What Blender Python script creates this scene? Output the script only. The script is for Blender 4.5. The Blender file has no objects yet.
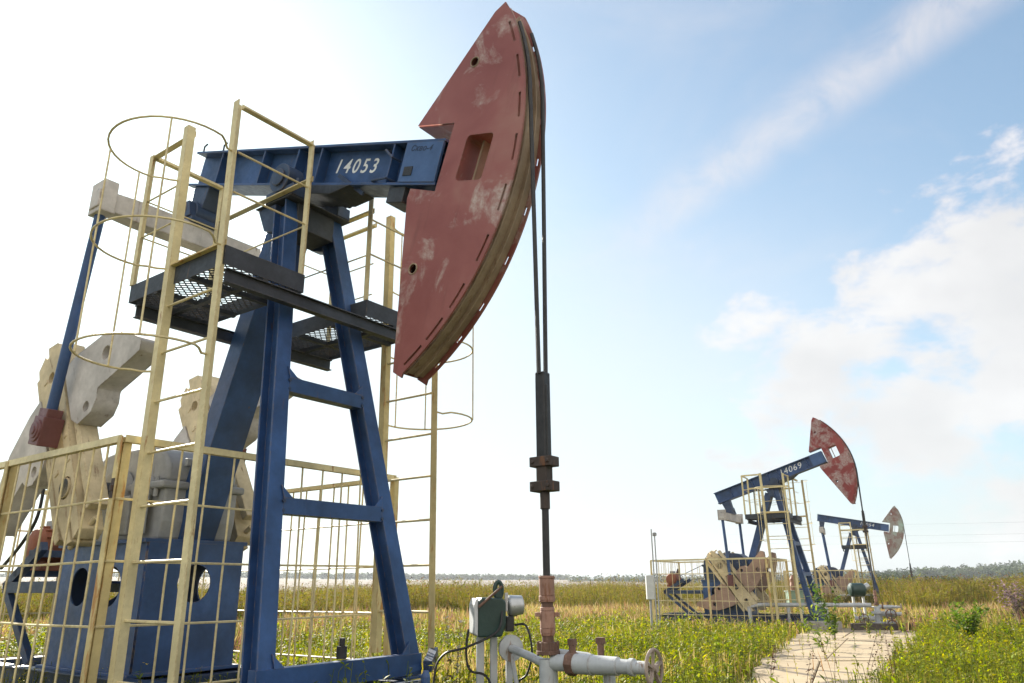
import bpy, bmesh, math, random
import numpy as np
from mathutils import Vector, Matrix

random.seed(7)
RNG = np.random.default_rng(11)
sc = bpy.context.scene
COL = sc.collection
PI = math.pi
R = math.radians

# ------------------------------------------------------------------ camera
CAM_Z = 1.6
f_px, th, roll = 747.99, .3142, .0079
fw = np.array([0, math.cos(th), math.sin(th)])
up = np.array([0, -math.sin(th), math.cos(th)])
rt = np.array([1., 0, 0])
cr, sr = math.cos(roll), math.sin(roll)
r2 = cr * rt - sr * up
u2 = sr * rt + cr * up
def ray(px, py):
    return fw + (px - 512) / f_px * r2 - (py - 341.5) / f_px * u2
cam_d = bpy.data.cameras.new('camera')
cam = bpy.data.objects.new('camera', cam_d)
COL.objects.link(cam)
M = Matrix(((r2[0], u2[0], -fw[0], 0), (r2[1], u2[1], -fw[1], 0), (r2[2], u2[2], -fw[2], CAM_Z), (0, 0, 0, 1)))
cam.matrix_world = M
cam_d.sensor_width = 36
cam_d.lens = f_px * 36 / 1024
cam_d.clip_start = .1
cam_d.clip_end = 9000
sc.camera = cam

def gz(y):
    "ground height at forward distance y"
    if y < 10: return 0.0
    if y < 36: return -.43 * (y - 10) / 26
    if y < 66: return -.43 - .15 * (y - 36) / 30
    return -.58
gzv = np.vectorize(gz)
def ground_pt(px, py):
    d = ray(px, py)
    z = 0
    for _ in range(12):
        t = (z - CAM_Z) / d[2]
        z = gz(d[1] * t)
    return d[0] * t, d[1] * t, z

# ------------------------------------------------------------------ materials
def new_mat(name):
    m = bpy.data.materials.new(name)
    m.use_nodes = True
    nt = m.node_tree
    nt.nodes.clear()
    out = nt.nodes.new('ShaderNodeOutputMaterial')
    return m, nt, out
def N(nt, t, **kw):
    n = nt.nodes.new(t)
    for k, v in kw.items():
        setattr(n, k, v)
    return n
def noise(nt, vec, scale, detail=5, rough=.6, dist=0):
    n = N(nt, 'ShaderNodeTexNoise')
    n.inputs['Scale'].default_value = scale
    n.inputs['Detail'].default_value = detail
    n.inputs['Roughness'].default_value = rough
    n.inputs['Distortion'].default_value = dist
    nt.links.new(vec, n.inputs['Vector'])
    return n.outputs['Fac']
def ramp(nt, fac, stops):
    n = N(nt, 'ShaderNodeValToRGB')
    cr_ = n.color_ramp
    while len(cr_.elements) < len(stops): cr_.elements.new(.5)
    for e, (p, c) in zip(cr_.elements, stops):
        e.position = p
        e.color = (c, c, c, 1) if not hasattr(c, '__len__') else (*c[:3], 1)
    nt.links.new(fac, n.inputs['Fac'])
    return n.outputs['Color']
def mix(nt, fac, a, b):
    n = N(nt, 'ShaderNodeMix', data_type='RGBA')
    for v, i in ((fac, 0), (a, 6), (b, 7)):
        if isinstance(v, bpy.types.NodeSocket): nt.links.new(v, n.inputs[i])
        elif i == 0: n.inputs[0].default_value = v
        else: n.inputs[i].default_value = (*v[:3], 1)
    return n.outputs[2]
def mapping(nt, scale=(1, 1, 1), src='Object'):
    tc = N(nt, 'ShaderNodeTexCoord')
    mp = N(nt, 'ShaderNodeMapping')
    mp.inputs['Scale'].default_value = scale
    nt.links.new(tc.outputs[src], mp.inputs['Vector'])
    return mp.outputs['Vector']
def edge_mask(nt, n_detail, radius):
    "1 on worn outside edges"
    bv = N(nt, 'ShaderNodeBevel', samples=3); bv.inputs['Radius'].default_value = radius
    ge = N(nt, 'ShaderNodeNewGeometry')
    d = N(nt, 'ShaderNodeVectorMath', operation='DOT_PRODUCT')
    nt.links.new(bv.outputs[0], d.inputs[0]); nt.links.new(ge.outputs['True Normal'], d.inputs[1])
    mr = N(nt, 'ShaderNodeMapRange'); mr.inputs[1].default_value = .985; mr.inputs[2].default_value = .88
    nt.links.new(d.outputs['Value'], mr.inputs[0])
    ml = N(nt, 'ShaderNodeMath', operation='MULTIPLY'); nt.links.new(mr.outputs[0], ml.inputs[0]); nt.links.new(ramp(nt, n_detail, [(.42, 0.), (.6, 1.)]), ml.inputs[1])
    return ml.outputs[0]
def paint(name, base, wear=(.2, .09, .04), amount=.25, rough=.5, var=.25, metallic=0, scale=3.0, streak=True, bump=.25, edge=0.0, edgecol=None, oil=None):
    "painted steel: tone variation, fine dirt, chips and rust stains"
    m, nt, out = new_mat(name)
    b = N(nt, 'ShaderNodeBsdfPrincipled')
    v = mapping(nt)
    vs = mapping(nt, (1, 1, .22))
    n1 = noise(nt, v, scale * .6, 4)
    n2 = noise(nt, v, scale * 4, 8, .7)
    n3 = noise(nt, vs, scale * 3.2, 8, .68) if streak else noise(nt, v, scale * 3.2, 8, .7)
    lo = tuple(c * (1 - var) for c in base)
    hi = tuple(min(1, c * (1 + var)) + .012 for c in base)
    c = mix(nt, ramp(nt, n1, [(.3, 0.), (.7, 1.)]), lo, hi)
    c = mix(nt, ramp(nt, n2, [(.35, 0.), (.75, .35)]), c, tuple(x * .55 for x in base))
    lo_t = .72 - amount * .3
    c = mix(nt, ramp(nt, n3, [(lo_t, 0.), (lo_t + .08, .9)]), c, wear)
    if edge: c = mix(nt, edge_mask(nt, n2, edge), c, edgecol or wear)
    if oil:   # spilled grease round the pin
        ds = N(nt, 'ShaderNodeVectorMath', operation='DISTANCE'); nt.links.new(mapping(nt, (1, .3, 1)), ds.inputs[0]); ds.inputs[1].default_value = oil[:3]
        sm = N(nt, 'ShaderNodeMath', operation='ADD'); nt.links.new(ds.outputs['Value'], sm.inputs[0]); nt.links.new(n1, sm.inputs[1])
        c = mix(nt, ramp(nt, sm.outputs[0], [(min(.9, oil[3] + .3), .9), (min(.98, oil[3] + .45), 0.)]), c, (.03, .025, .022))
    nt.links.new(c, b.inputs['Base Color'])
    rr = ramp(nt, n2, [(.2, max(0, rough - .12)), (.8, min(1, rough + .2))])
    nt.links.new(rr, b.inputs['Roughness'])
    b.inputs['Metallic'].default_value = metallic
    bm_ = N(nt, 'ShaderNodeBump')
    bm_.inputs['Strength'].default_value = bump
    bm_.inputs['Distance'].default_value = .01
    nt.links.new(n2, bm_.inputs['Height'])
    nt.links.new(bm_.outputs['Normal'], b.inputs['Normal'])
    nt.links.new(b.outputs[0], out.inputs[0])
    return m
def red_head_mat(name, pale_amt, base=(.25, .045, .04), pale=(.46, .38, .35)):
    "faded red oxide with chalky pale scuffs"
    m, nt, out = new_mat(name)
    b = N(nt, 'ShaderNodeBsdfPrincipled')
    v = mapping(nt)
    n1 = noise(nt, v, .9, 4, .6, .3)
    n2 = noise(nt, v, 1.5, 9, .64, .5)
    n3 = noise(nt, v, 14, 8, .75)
    c = mix(nt, ramp(nt, n1, [(.3, 0.), (.72, 1.)]), tuple(x * .78 for x in base), (base[0] * 1.2, base[1] * 1.7, base[2] * 1.7))
    c = mix(nt, ramp(nt, n1, [(.52, 0.), (.75, .5)]), c, (base[0] * 1.15, base[1] * 2.7, base[2] * 2.4))
    lo_t = .66 - pale_amt
    sc_ = ramp(nt, n2, [(lo_t, 0.), (lo_t + .1, .85)])
    mm = N(nt, 'ShaderNodeMath', operation='MULTIPLY')
    nt.links.new(sc_, mm.inputs[0]); nt.links.new(ramp(nt, n3, [(.33, .1), (.6, 1.)]), mm.inputs[1])
    c = mix(nt, mm.outputs[0], c, pale)
    vs = mapping(nt, (1, 1, .12))
    n4 = noise(nt, vs, 5, 7, .65)
    c = mix(nt, ramp(nt, n4, [(.56, 0.), (.72, .5)]), c, (.12, .04, .028))
    c = mix(nt, ramp(nt, n3, [(.66, 0.), (.74, .6)]), c, (.1, .045, .03))
    c = mix(nt, edge_mask(nt, n3, .03), c, (.15, .075, .05))
    nt.links.new(c, b.inputs['Base Color'])
    b.inputs['Roughness'].default_value = .55
    bm_ = N(nt, 'ShaderNodeBump'); bm_.inputs['Strength'].default_value = .3; bm_.inputs['Distance'].default_value = .008
    nt.links.new(n3, bm_.inputs['Height']); nt.links.new(bm_.outputs['Normal'], b.inputs['Normal'])
    nt.links.new(b.outputs[0], out.inputs[0])
    return m
def leaf_mat(name, trans=.5, rough=.55):
    "foliage coloured by a per-blade tone"
    m, nt, out = new_mat(name)
    at = N(nt, 'ShaderNodeVertexColor', layer_name='tone')
    b = N(nt, 'ShaderNodeBsdfPrincipled')
    b.inputs['Roughness'].default_value = rough; b.inputs['Specular IOR Level'].default_value = .15
    nt.links.new(at.outputs['Color'], b.inputs['Base Color'])
    tr = N(nt, 'ShaderNodeBsdfTranslucent')
    hs = N(nt, 'ShaderNodeHueSaturation'); hs.inputs['Saturation'].default_value = 1.15; hs.inputs['Value'].default_value = 1.3
    nt.links.new(at.outputs['Color'], hs.inputs['Color'])
    nt.links.new(hs.outputs['Color'], tr.inputs['Color'])
    mx = N(nt, 'ShaderNodeMixShader'); mx.inputs[0].default_value = trans
    nt.links.new(b.outputs[0], mx.inputs[1]); nt.links.new(tr.outputs[0], mx.inputs[2])
    nt.links.new(mx.outputs[0], out.inputs[0])
    return m

BLUE = paint('blue_paint', (.014, .056, .172), (.10, .055, .04), .24, .4, .4, edge=.016, edgecol=(.16, .13, .12))
BLUE2 = paint('blue_panel_paint', (.04, .1, .25), (.03, .06, .15), .25, .42, .25, edge=.012, edgecol=(.15, .13, .13))
NAVY = paint('dark_blue_paint', (.014, .036, .09), (.08, .05, .035), .3, .45, .35, edge=.014, edgecol=(.12, .09, .08))
DARK = paint('dark_grey_steel', (.026, .033, .045), (.11, .07, .045), .32, .55, .35, edge=.012, edgecol=(.14, .12, .11))
CREAM = paint('cream_yellow_paint', (.64, .555, .31), (.3, .13, .045), .36, .5, .2, scale=4, edge=.008, edgecol=(.3, .14, .05))
RUSTCREAM = paint('rusty_cream_paint', (.6, .49, .23), (.42, .19, .045), .55, .6, .22, scale=3, edge=.01, edgecol=(.32, .14, .04))
YELLOW = paint('yellow_paint', (.5, .31, .035), (.25, .12, .03), .3, .5, .15)
GREY = paint('grey_cast_iron_paint', (.27, .28, .29), (.13, .11, .09), .3, .5, .2)
WGREY = paint('weathered_grey_casting', (.5, .475, .455), (.2, .15, .12), .36, .7, .3, streak=True, edge=.03, edgecol=(.22, .17, .13))
TAN = paint('weathered_tan_casting', (.56, .47, .3), (.2, .12, .07), .36, .7, .35, streak=True, edge=.03, edgecol=(.25, .15, .08), oil=(.1, 0, .8, .3))
PINKCW = paint('faded_pink_casting', (.31, .21, .165), (.22, .1, .06), .42, .7, .25, streak=False)
OXRED = paint('oxide_red_housing', (.14, .045, .045), (.05, .03, .03), .3, .45, .3)
RED = red_head_mat('faded_red_paint', .10, (.27, .066, .057), (.5, .43, .39))
RED2 = red_head_mat('worn_red_paint', .19, (.25, .03, .028), (.42, .36, .34))
RED3 = red_head_mat('pale_worn_paint', .17, (.33, .26, .235), (.2, .04, .03))
TRACK = paint('rusty_track', (.30, .22, .15), (.2, .12, .07), .5, .65, .3)
DKRUST = paint('dark_rust', (.05, .036, .03), (.16, .07, .03), .5, .7, .3)
ROPE = paint('greased_rope', (.016, .016, .018), (.05, .035, .02), .3, .5, .3, scale=20)
WHITE_T = paint('stencil_white', (.8, .82, .82), (.06, .12, .26), .0, .6, .15, scale=9)
BLACK_T = paint('marker_dark', (.012, .03, .08), (.03, .06, .15), .3, .6, .1, scale=9)
PIPE = paint('white_grey_pipe_paint', (.42, .445, .46), (.22, .14, .09), .45, .42, .18, scale=4, edge=.008, edgecol=(.2, .13, .09))
SALMON = paint('rusty_pink_paint', (.34, .19, .14), (.2, .085, .045), .65, .65, .3, scale=7, edge=.01, edgecol=(.16, .07, .04))
WHEEL = paint('weathered_wheel', (.3, .24, .2), (.17, .09, .06), .6, .7, .3, scale=9)
BROWN = paint('rusty_brown', (.13, .07, .048), (.24, .14, .09), .45, .7, .3, scale=9)
GREEN = paint('dark_green_enamel', (.006, .035, .03), (.2, .2, .18), .12, .35, .2, scale=5)
PGREEN = paint('pale_green_enamel', (.22, .33, .26), (.2, .13, .08), .2, .5, .2, scale=5)
PGREY = paint('pale_grey_sheet', (.5, .52, .53), (.25, .18, .12), .15, .5, .1)
ORANGE = paint('rusty_orange_motor', (.22, .065, .025), (.12, .06, .04), .45, .6, .3)
CABLE = paint('black_cable', (.012, .012, .014), (.03, .03, .03), .1, .5, .1)
LOG = paint('tarred_timber', (.07, .055, .045), (.16, .13, .1), .4, .85, .35, scale=5)
CONC = paint('foundation_concrete', (.3, .28, .25), (.15, .13, .11), .4, .9, .2, scale=4)
GLASS = paint('grey_metal_cap', (.42, .44, .45), (.2, .2, .2), .2, .3, .15, metallic=.6)

# ------------------------------------------------------------------ mesh helpers
class MB:
    def __init__(s): s.v = []; s.f = []
    def add(s, vs, fs):
        o = len(s.v); s.v += [tuple(p) for p in vs]; s.f += [tuple(i + o for i in q) for q in fs]
        return s
    def box(s, c, d, rot=None):
        x, y, z = d[0] / 2, d[1] / 2, d[2] / 2
        vs = [Vector(p) for p in ((-x, -y, -z), (x, -y, -z), (x, y, -z), (-x, y, -z), (-x, -y, z), (x, -y, z), (x, y, z), (-x, y, z))]
        if rot is not None: vs = [rot @ p for p in vs]
        c = Vector(c)
        return s.add([p + c for p in vs], [(0, 3, 2, 1), (4, 5, 6, 7), (0, 1, 5, 4), (1, 2, 6, 5), (2, 3, 7, 6), (3, 0, 4, 7)])
    def bb(s, x0, x1, y0, y1, z0, z1):
        return s.box(((x0 + x1) / 2, (y0 + y1) / 2, (z0 + z1) / 2), (abs(x1 - x0), abs(y1 - y0), abs(z1 - z0)))
    def frame(s, p0, p1, upv):
        p0, p1 = Vector(p0), Vector(p1)
        d = (p1 - p0).normalized()
        u = Vector(upv); u = (u - d * u.dot(d)).normalized()
        r = d.cross(u)
        return p0, p1, d, u, r
    def sect(s, p0, p1, pts, upv=(0, 0, 1), p1pts=None):
        "extrude a closed 2-D section (r,u) from p0 to p1"
        p0, p1, d, u, r = s.frame(p0, p1, upv)
        n = len(pts); q = p1pts or pts
        vs = [p0 + r * a + u * b for a, b in pts] + [p1 + r * a + u * b for a, b in q]
        fs = [(i, (i + 1) % n, n + (i + 1) % n, n + i) for i in range(n)]
        fs += [tuple(range(n))[::-1], tuple(range(n, 2 * n))]
        return s.add(vs, fs)
    def bar(s, p0, p1, w, h, upv=(0, 0, 1), w1=None, h1=None):
        a, b = w / 2, h / 2
        a1, b1 = (w1 or w) / 2, (h1 or h) / 2
        return s.sect(p0, p1, [(-a, -b), (a, -b), (a, b), (-a, b)], upv, [(-a1, -b1), (a1, -b1), (a1, b1), (-a1, b1)])
    def ibeam(s, p0, p1, w, h, tf, tw, upv=(0, 0, 1)):
        a, b, c = w / 2, h / 2, tw / 2
        k = b - tf
        return s.sect(p0, p1, [(-a, -b), (a, -b), (a, -k), (c, -k), (c, k), (a, k), (a, b), (-a, b), (-a, k), (-c, k), (-c, -k), (-a, -k)], upv)
    def angle(s, p0, p1, w, t=.006, upv=(0, 0, 1), flip=1):
        "angle iron"
        g = flip
        pts = [(0, 0), (g * w, 0), (g * w, t), (g * t, t), (g * t, w), (0, w)]
        if g < 0: pts = pts[::-1]
        return s.sect(p0, p1, [(a - g * w / 2, b - w / 2) for a, b in pts], upv)
    def cyl(s, p0, p1, r0, r1=None, n=16, cap=True):
        r1 = r0 if r1 is None else r1
        d = (Vector(p1) - Vector(p0)).normalized()
        upv = (0, 0, 1) if abs(d.z) < .9 else (1, 0, 0)
        A = [(r0 * math.cos(2 * PI * i / n), r0 * math.sin(2 * PI * i / n)) for i in range(n)]
        B = [(r1 * math.cos(2 * PI * i / n), r1 * math.sin(2 * PI * i / n)) for i in range(n)]
        return s.sect(p0, p1, A, upv, B)
    def lathe(s, p0, axis, prof, n=20):
        "prof: list of (distance along axis, radius)"
        p0 = Vector(p0); ax = Vector(axis).normalized()
        for (a, ra), (b, rb) in zip(prof, prof[1:]):
            if abs(b - a) < 1e-5: continue
            s.cyl(p0 + ax * a, p0 + ax * b, ra, rb, n)
        return s
    def tube(s, path, r, n=6, closed=False):
        P = [Vector(p) for p in path]
        m = len(P); rings = []
        ref = None
        for i in range(m):
            a = P[(i - 1) % m] if (closed or i > 0) else P[i]
            b = P[(i + 1) % m] if (closed or i < m - 1) else P[i]
            d = (b - a).normalized()
            if ref is None:
                ref = Vector((0, 0, 1)) if abs(d.z) < .9 else Vector((1, 0, 0))
            u = (ref - d * ref.dot(d)).normalized(); ref = u
            w = d.cross(u)
            rr = r[i] if hasattr(r, '__len__') else r
            rings.append([P[i] + u * rr * math.cos(2 * PI * k / n) + w * rr * math.sin(2 * PI * k / n) for k in range(n)])
        vs = [p for g in rings for p in g]; fs = []
        for i in range(m if closed else m - 1):
            j = (i + 1) % m
            for k in range(n):
                fs.append((i * n + k, i * n + (k + 1) % n, j * n + (k + 1) % n, j * n + k))
        if not closed:
            fs.append(tuple(range(n))[::-1]); fs.append(tuple((m - 1) * n + k for k in range(n)))
        return s.add(vs, fs)
    def prism(s, poly, y0, y1):
        "polygon in (x,z) extruded along y"
        n = len(poly)
        vs = [(x, y0, z) for x, z in poly] + [(x, y1, z) for x, z in poly]
        fs = [(i, (i + 1) % n, n + (i + 1) % n, n + i) for i in range(n)] + [tuple(range(n))[::-1], tuple(range(n, 2 * n))]
        return s.add(vs, fs)
    def mesh(s, name):
        me = bpy.data.meshes.new(name)
        me.from_pydata(s.v, [], s.f); me.update()
        bm = bmesh.new(); bm.from_mesh(me)
        bmesh.ops.recalc_face_normals(bm, faces=bm.faces)
        bm.to_mesh(me); bm.free()
        return me
    def build(s, name, mat, parent=None, bevel=0, smooth=False):
        return link(name, s.mesh(name), mat, parent, bevel, smooth)
def link(name, me, mat, parent=None, bevel=0, smooth=False):
    o = bpy.data.objects.new(name, me)
    COL.objects.link(o)
    if mat is not None and not me.materials: me.materials.append(mat)
    if parent is not None: o.parent = parent
    if bevel:
        md = o.modifiers.new('bevel', 'BEVEL'); md.width = bevel; md.segments = 2; md.limit_method = 'ANGLE'; md.angle_limit = R(40)
    if smooth:
        me.polygons.foreach_set('use_smooth', [True] * len(me.polygons))
        try: me.set_sharp_from_angle(angle=R(38))
        except Exception: pass
    return o
def tag(o, label=None, cat=None, group=None, kind=None):
    if label: o['label'] = label
    if cat: o['category'] = cat
    if group: o['group'] = group
    if kind: o['kind'] = kind
    return o
def empty(name, loc, rz=0, label=None, cat=None, group=None):
    o = bpy.data.objects.new(name, None)
    o.empty_display_size = .3
    COL.objects.link(o); o.location = loc; o.rotation_euler = (0, 0, rz)
    return tag(o, label, cat, group)
def plate_mesh(name, outer, holes, thick, y):
    "flat plate with real holes, outline in (x,z), centred on y"
    cu = bpy.data.curves.new(name, 'CURVE')
    cu.dimensions = '2D'; cu.fill_mode = 'BOTH'; cu.extrude = thick / 2
    for loop in [outer] + list(holes):
        sp = cu.splines.new('POLY'); sp.points.add(len(loop) - 1)
        for p, q in zip(sp.points, loop): p.co = (q[0], q[1], 0, 1)
        sp.use_cyclic_u = True
    return curve_mesh(cu, name, Matrix.Translation((0, y, 0)) @ Matrix.Rotation(PI / 2, 4, 'X'))
def curve_mesh(cu, name, mtx):
    ob = bpy.data.objects.new('temporary_curve', cu)
    COL.objects.link(ob)
    dg = bpy.context.evaluated_depsgraph_get(); dg.update()
    me = bpy.data.meshes.new_from_object(ob.evaluated_get(dg))
    bpy.data.objects.remove(ob); bpy.data.curves.remove(cu)
    me.name = name
    me.materials.clear()
    me.transform(mtx)
    return me
def text_mesh(txt, size, mtx, shear=0, bold=0.0, spacing=1.0):
    cu = bpy.data.curves.new('lettering', 'FONT')
    cu.body = txt; cu.size = size; cu.shear = shear; cu.offset = bold; cu.extrude = .0012
    cu.space_character = spacing
    cu.align_x = 'CENTER'; cu.align_y = 'CENTER'
    return curve_mesh(cu, 'lettering', mtx)
def circ(cx, cz, r, n=18):
    return [(cx + r * math.cos(2 * PI * i / n), cz + r * math.sin(2 * PI * i / n)) for i in range(n)]
def catmull(P, n=8):
    P = [Vector(p) for p in P]; out = []
    for i in range(len(P) - 1):
        a = P[max(i - 1, 0)]; b = P[i]; c = P[i + 1]; d = P[min(i + 2, len(P) - 1)]
        for k in range(n):
            t = k / n
            out.append(.5 * ((2 * b) + (c - a) * t + (2 * a - 5 * b + 4 * c - d) * t * t + (3 * b - a - 3 * c + d) * t ** 3))
    out.append(P[-1]); return out

# ------------------------------------------------------------------ the pumpjack
ZP = 6.595          # height of the saddle bearing above the ground
BX, BZ = -.35, .05  # bearing axis
CX, CZ, RA = .35, .0, 3.34
TAU0 = .2837
# centre of the head's arc in the beam frame
ACX = -(BX * math.cos(TAU0) - BZ * math.sin(TAU0)); ACZ = -(BX * math.sin(TAU0) + BZ * math.cos(TAU0))
SHX, SHZ = -3.127, -3.786    # crank shaft
CR_R = math.hypot(-3.597 - SHX, -3.03 - SHZ)
def beam_to_local(x, z, tau):
    return BX + x * math.cos(tau) + z * math.sin(tau), BZ - x * math.sin(tau) + z * math.cos(tau)
TPX, TPZ = -2.62, -.30       # tail pin in the beam frame
_t = beam_to_local(TPX, TPZ, TAU0)
PIT_L = math.hypot(_t[0] + 3.597, _t[1] + 3.03)

def pumpjack(name, loc, phi, tau, number, label, headmat, pale_rail=False, detail=True, crank_mats=(TAN, WGREY), flip=1, note=None, crank=None, gearmat=None):
    gearmat = gearmat or GREY
    root = empty(name, loc, -phi, label, 'pumpjack', 'pumpjacks in the oil field')
    B = lambda bd=0: bd if detail else 0
    z = lambda v: ZP + v
    def P(x, y, zz): return (x, y, ZP + zz)

    # --- walking beam (beam frame, turns about the bearing)
    top = lambda x: .74 - (x + 3.0) * (.74 - .468) / 5.58
    bot = lambda x: .165 - (x + 3.0) * (.165 + .095) / 5.58
    x0, x1 = -3.0, 2.575
    bm = MB()
    tf = .035
    def quadbar(xa, xb, za, zb, ya, yb):  # prism following the beam line
        bm.prism([(xa, za(xa)), (xb, za(xb)), (xb, zb(xb)), (xa, zb(xa))], ya, yb)
    quadbar(x0, x1, lambda x: top(x) - tf, top, -.2, .2)
    quadbar(x0, x1, bot, lambda x: bot(x) + tf, -.2, .2)
    quadbar(x0, x1, lambda x: bot(x) + tf, lambda x: top(x) - tf, -.045, .045)
    beam = bm.build('walking_beam', BLUE, root, B(.006))
    beam.location = (BX, 0, ZP + BZ); beam.rotation_euler = (0, tau, 0)
    for xs in (-2.2, -1.05, -.22, .3, 1.72):
        for sy in (-1, 1):
            MB().prism([(xs - .012, bot(xs) + tf), (xs + .012, bot(xs) + tf), (xs + .012, top(xs) - tf), (xs - .012, top(xs) - tf)], sy * .046, sy * .19).build('stiffener', BLUE, beam)
    for sy in (-1, 1):
        q = MB().prism([(1.955, bot(1.955) + tf + .001), (2.56, bot(2.56) + tf + .001), (2.56, top(2.56) - tf - .001), (1.955, top(1.955) - tf - .001)], sy * .17, sy * .207)
        ep = q.build('end_panel', BLUE2, beam, B(.004))
    if detail:
        for (ax, az, bx_, bz_) in ((1.62, .40, 1.80, .28), (1.5, .02, 1.78, .02)):
            pts = [(ax, -.1, az), (ax + .02, -.23, az - .02), (bx_ - .02, -.23, bz_), (bx_, -.1, bz_)]
            MB().tube(pts, .016).build('lifting_loop', NAVY, beam)
        MB().bb(2.02, 2.16, -.216, -.2075, .04, .15).build('cable_slot', ROPE, beam)
        MB().bb(1.78, 2.06, -.16, .16, bot(1.9) - .2, bot(1.9) - .002).build('clamp_block', DARK, beam, .01)
    # lettering
    ang = math.atan((top(1.5) - top(.5)))
    for sy in (-1,):
        mt = Matrix.Translation((.89, -.0465, .30)) @ Matrix.Rotation(-ang, 4, 'Y') @ Matrix.Rotation(PI / 2, 4, 'X')
        link('number_lettering', text_mesh(number, .27 if detail else .4, mt, .2, .003 if detail else .0, 1.32 if detail else 1.15), WHITE_T, beam)
        if note:
            mt = Matrix.Translation((2.22, -.2085, .37)) @ Matrix.Rotation(-ang, 4, 'Y') @ Matrix.Rotation(PI / 2, 4, 'X')
            link('note_lettering', text_mesh(note, .1, mt, .3, .0015, 1.1), BLACK_T, beam)
    # tail plates and bearing hanger
    MB().prism([(-2.84, bot(-2.8) - .002), (-2.4, bot(-2.4) - .002), (-2.44, -.2), (-2.62, -.36), (-2.8, -.2)], -.15, .15).build('hanger_block', NAVY, beam, .01)
    MB().cyl((TPX, -.22, TPZ), (TPX, .22, TPZ), .19, n=20).build('tail_bearing', NAVY, beam, .01, True)
    if detail:
        for xs in (-2.95, -2.35):
            MB().tube([(xs, -.12, top(xs)), (xs - .02, -.12, top(xs) + .12), (xs + .05, -.12, top(xs) + .16)], .014).build('tie_hook', DARK, beam)
    # centre saddle
    sb = MB()
    sb.prism([(-.5, bot(-.5) - .003), (1.1, bot(1.1) - .003), (.75, bot(.7) - .13), (-.35, bot(-.4) - .13)], -.22, .22)
    sb.build('saddle_plate', DARK, beam, B(.01))

    # --- horse head (same frame as the beam)
    a_top, a_bot = .62, -.735
    def arc(r, a0, a1, n): return [(ACX + r * math.cos(a0 + (a1 - a0) * i / n), ACZ + r * math.sin(a0 + (a1 - a0) * i / n)) for i in range(n + 1)]
    head = MB()
    Rt = RA - .075
    inner = arc(Rt - .03, a_top, a_bot, 40); outer = arc(Rt, a_top, a_bot, 40)
    for i in range(40):
        head.prism([inner[i], inner[i + 1], outer[i + 1], outer[i]], -.178, .178)
    head.prism([(2.86, 1.965), (2.068, .676), (2.09, .66), (2.88, 1.95)], -.178, .178)       # back closing plate, upper
    head.prism([(2.063, .672), (2.063, .654), (2.655, .633), (2.655, .651)], -.178, .178)     # notch roof
    head.prism([(2.653, .66), (2.612, -.16), (2.63, -.16), (2.671, .66)], -.178, .178)        # notch back
    head.prism([(2.61, -.171), (2.61, -.19), (2.2, -.14), (2.2, -.121)], -.178, .178)
    head.prism([(2.195, -.24), (2.668, -2.22), (2.69, -2.21), (2.215, -.235)], -.178, .178)   # back plate, lower
    ho = head.build('horse_head', headmat, root)
    ho.location = beam.location; ho.rotation_euler = beam.rotation_euler
    outer_pts = [(2.86, 1.975), (2.985, 2.075)] + arc(RA, .60, -.745, 48) + [(2.80, -2.275), (2.655, -2.23), (2.185, -.24), (2.2, -.121), (2.607, -.171), (2.652, .645), (2.058, .666)]
    slots, far_slots = [], []
    for k, a in enumerate((.52, .37, .22, .07, -.1, -.27, -.44, -.57, -.685)):
        da = .045
        q = arc(RA - .05, a + da, a - da, 4) + arc(RA - .078, a - da, a + da, 4)
        slots.append(q)
        far_slots.append(arc(RA - .03, a + .014, a - .014, 3) + arc(RA - .06, a - .014, a + .014, 3))
    def rr(x0_, x1_, z0_, z1_, sk):   # rounded window
        c = .05; pts = []
        for (cx, cz, a0) in ((x1_ - c, z1_ - c, 0), (x0_ + c, z1_ - c, PI / 2), (x0_ + c, z0_ + c, PI), (x1_ - c, z0_ + c, 1.5 * PI)):
            for i in range(4):
                a = a0 + PI / 2 * i / 3
                zz = cz + c * math.sin(a); xx = cx + c * math.cos(a)
                pts.append((xx + sk * (zz - z0_), zz))
        return pts
    win = rr(2.875, 3.255, -.065, .47, .06)
    far_pts = [(2.72, 1.79), (2.74, 2.27)] + arc(RA, .672, -.745, 50) + [(2.80, -2.275),] + outer_pts[52:]
    if not detail: far_pts = outer_pts
    for y in (-.19, .19):
        me = plate_mesh('side_plate', outer_pts if y < 0 else far_pts, [win, circ(2.737, 1.376, .055), circ(2.569, -1.077, .055)] + (slots if y < 0 else far_slots), .022, y)
        link('side_plate', me, headmat, ho)
    if detail:
        for (px0, pz0) in ((2.737, 1.376), (2.569, -1.077)):
            q = MB(); n = 18
            q.tube([(px0 + .06 * math.cos(2 * PI * i / n), -.203, pz0 + .06 * math.sin(2 * PI * i / n)) for i in range(n)], .009, 6, True); q.build('hole_collar', TRACK, ho)
    # lining round the window and its stiffener
    ln = MB()
    for i in range(len(win)):
        a, b = win[i], win[(i + 1) % len(win)]
        ln.prism([a, b, (b[0] * 1.0 + (b[0] - 3.08) * .06, b[1] + (b[1] - .2) * .06), (a[0] + (a[0] - 3.08) * .06, a[1] + (a[1] - .2) * .06)], -.177, .177)
    ln.build('window_lining', headmat, ho)
    MB().prism([(2.985, -.06), (3.01, -.06), (3.04, .465), (3.015, .465)], -.06, .06).build('window_stiffener', TRACK, ho)
    # rope track on the front of the arc, a rusty gutter
    tr = MB()
    lo_ = arc(Rt + .002, a_top + .02, a_bot - .02, 48); hi_ = arc(Rt + .016, a_top + .02, a_bot - .02, 48); rid = arc(Rt + .06, a_top + .02, a_bot - .02, 48)
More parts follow.
